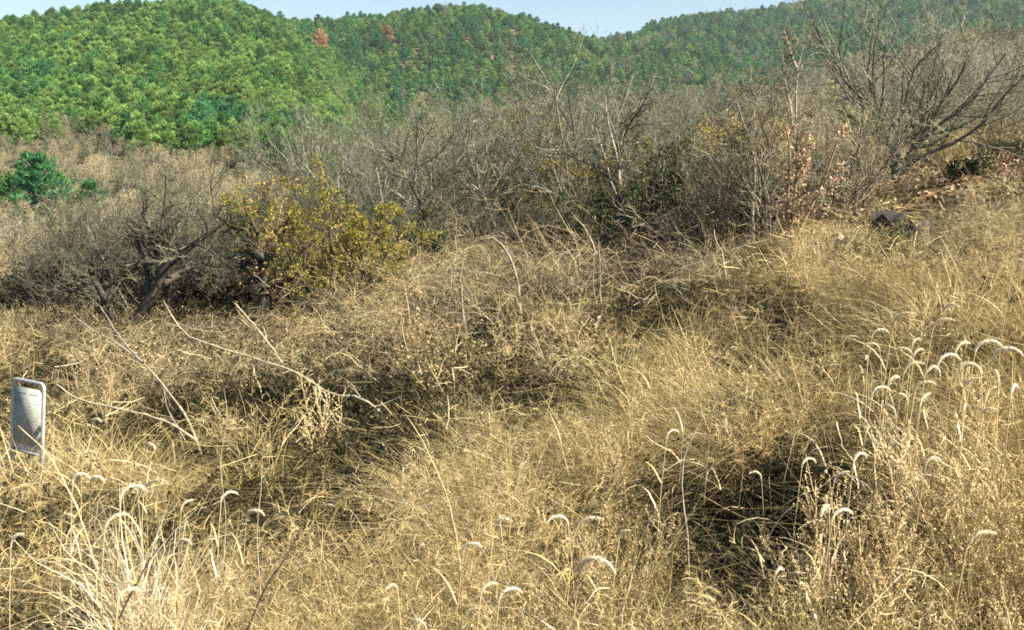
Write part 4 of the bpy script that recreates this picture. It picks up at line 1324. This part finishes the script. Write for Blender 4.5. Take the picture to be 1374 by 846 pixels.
for i, (pu, pv, nod, s, lab) in enumerate(PL):
    hh = 1.05 if not (pu > 1130 and pv < 560) else 1.12
    p = on_ground(pu, pv, hh, 4.2, 30)
    j = int(rng.integers(0, 6))
    hgt = hh / 1.05
    yaw = (0 if nod > 0 else math.pi) + rng.normal(0, .55)
    off = np.array([math.cos(yaw), math.sin(yaw)]) * .1
    bx, by = p[0] - off[0], p[1] - off[1]
    root = empty('foxtail_grass', g3(bx, by), yaw); root['kind'] = 'thing'
    zz = p[2] - float(ground(bx, by)) - .05
    lab2 = lab or ('nodding cream plume in the cluster at the right of the field' if pu > 1100 and pv < 560 else
                   'cream plume among the lower right weeds' if pu > 930 and pv >= 560 else
                   'cream plume nodding over the lower left grass' if pu < 470 else
                   'faint cream plume in the upper part of the field' if pv < 600 else 'cream plume low in the middle of the field')
    tag(root, ('foxtail grass, ' + lab2) if lab else lab2.replace('cream plume', 'cream foxtail grass plume'), 'foxtail grass', 'nodding foxtail grass plumes')
    a = bpy.data.objects.new('stem', vm[j][0]); b_ = bpy.data.objects.new('seed_head', vm[j][1])
    for o in (a, b_):
        COL.objects.link(o); o.parent = root
    a.scale = (1, 1, zz)
    q = s * rng.uniform(.8, 1.05)
    b_.scale = (q, q, q); b_.location = (.06 * (1 - q), 0, zz - q)

# ------------------------------------------------------------------ light, air, camera
SUN_EL, SUN_AZ = R(39), R(113)         # azimuth clockwise from straight ahead: to the right, a little behind the viewer
w = bpy.data.worlds.new('World'); SC.world = w; w.use_nodes = True
nt = w.node_tree
sky = nt.nodes.new('ShaderNodeTexSky'); sky.sky_type = 'NISHITA'; sky.sun_disc = False
sky.sun_elevation = SUN_EL; sky.sun_rotation = SUN_AZ
sky.air_density = 1.0; sky.dust_density = .5; sky.ozone_density = .6
bg = nt.nodes['Background']; bg.inputs[1].default_value = .055
nt.links.new(sky.outputs[0], bg.inputs[0])
ld = bpy.data.lights.new('sun', 'SUN'); ld.energy = 5.0; ld.angle = R(.5); ld.color = (1, .925, .765)
lo = bpy.data.objects.new('sun', ld); COL.objects.link(lo)
sd = Vector((math.sin(SUN_AZ) * math.cos(SUN_EL), math.cos(SUN_AZ) * math.cos(SUN_EL), math.sin(SUN_EL)))
lo.rotation_euler = sd.to_track_quat('Z', 'Y').to_euler()

hz = Geo(); hz.box((-1300, -60, -8), (1300, 1500, 160), (1, 1, 1))
m, nt_, N_, L_ = new_mat('air')
o_ = N_('ShaderNodeOutputMaterial'); pv_ = N_('ShaderNodeVolumePrincipled')
pv_.inputs['Color'].default_value = (.78, .94, 1, 1); pv_.inputs['Density'].default_value = .00021; pv_.inputs['Anisotropy'].default_value = .2
L_(pv_.outputs[0], o_.inputs['Volume'])
ho = hz.obj('haze', m); ho['kind'] = 'stuff'

cam = bpy.data.cameras.new('camera'); co = bpy.data.objects.new('camera', cam); COL.objects.link(co)
co.rotation_euler = (math.pi / 2 - PITCH, 0, 0)
cam.sensor_width = 36; cam.lens = FPX / 1374 * 36
cam.clip_start = .1; cam.clip_end = 6000
SC.camera = co
SC.view_settings.view_transform = 'Standard'; SC.view_settings.look = 'None'
SC.view_settings.exposure = 1.62; SC.view_settings.gamma = 1
SC.cycles.max_bounces = 3; SC.cycles.diffuse_bounces = 2; SC.cycles.transmission_bounces = 2; SC.cycles.glossy_bounces = 2; SC.cycles.volume_bounces = 0
SC.cycles.use_denoising = False
SC.cycles.debug_use_spatial_splits = True
SC.cycles.filter_width = 1.8
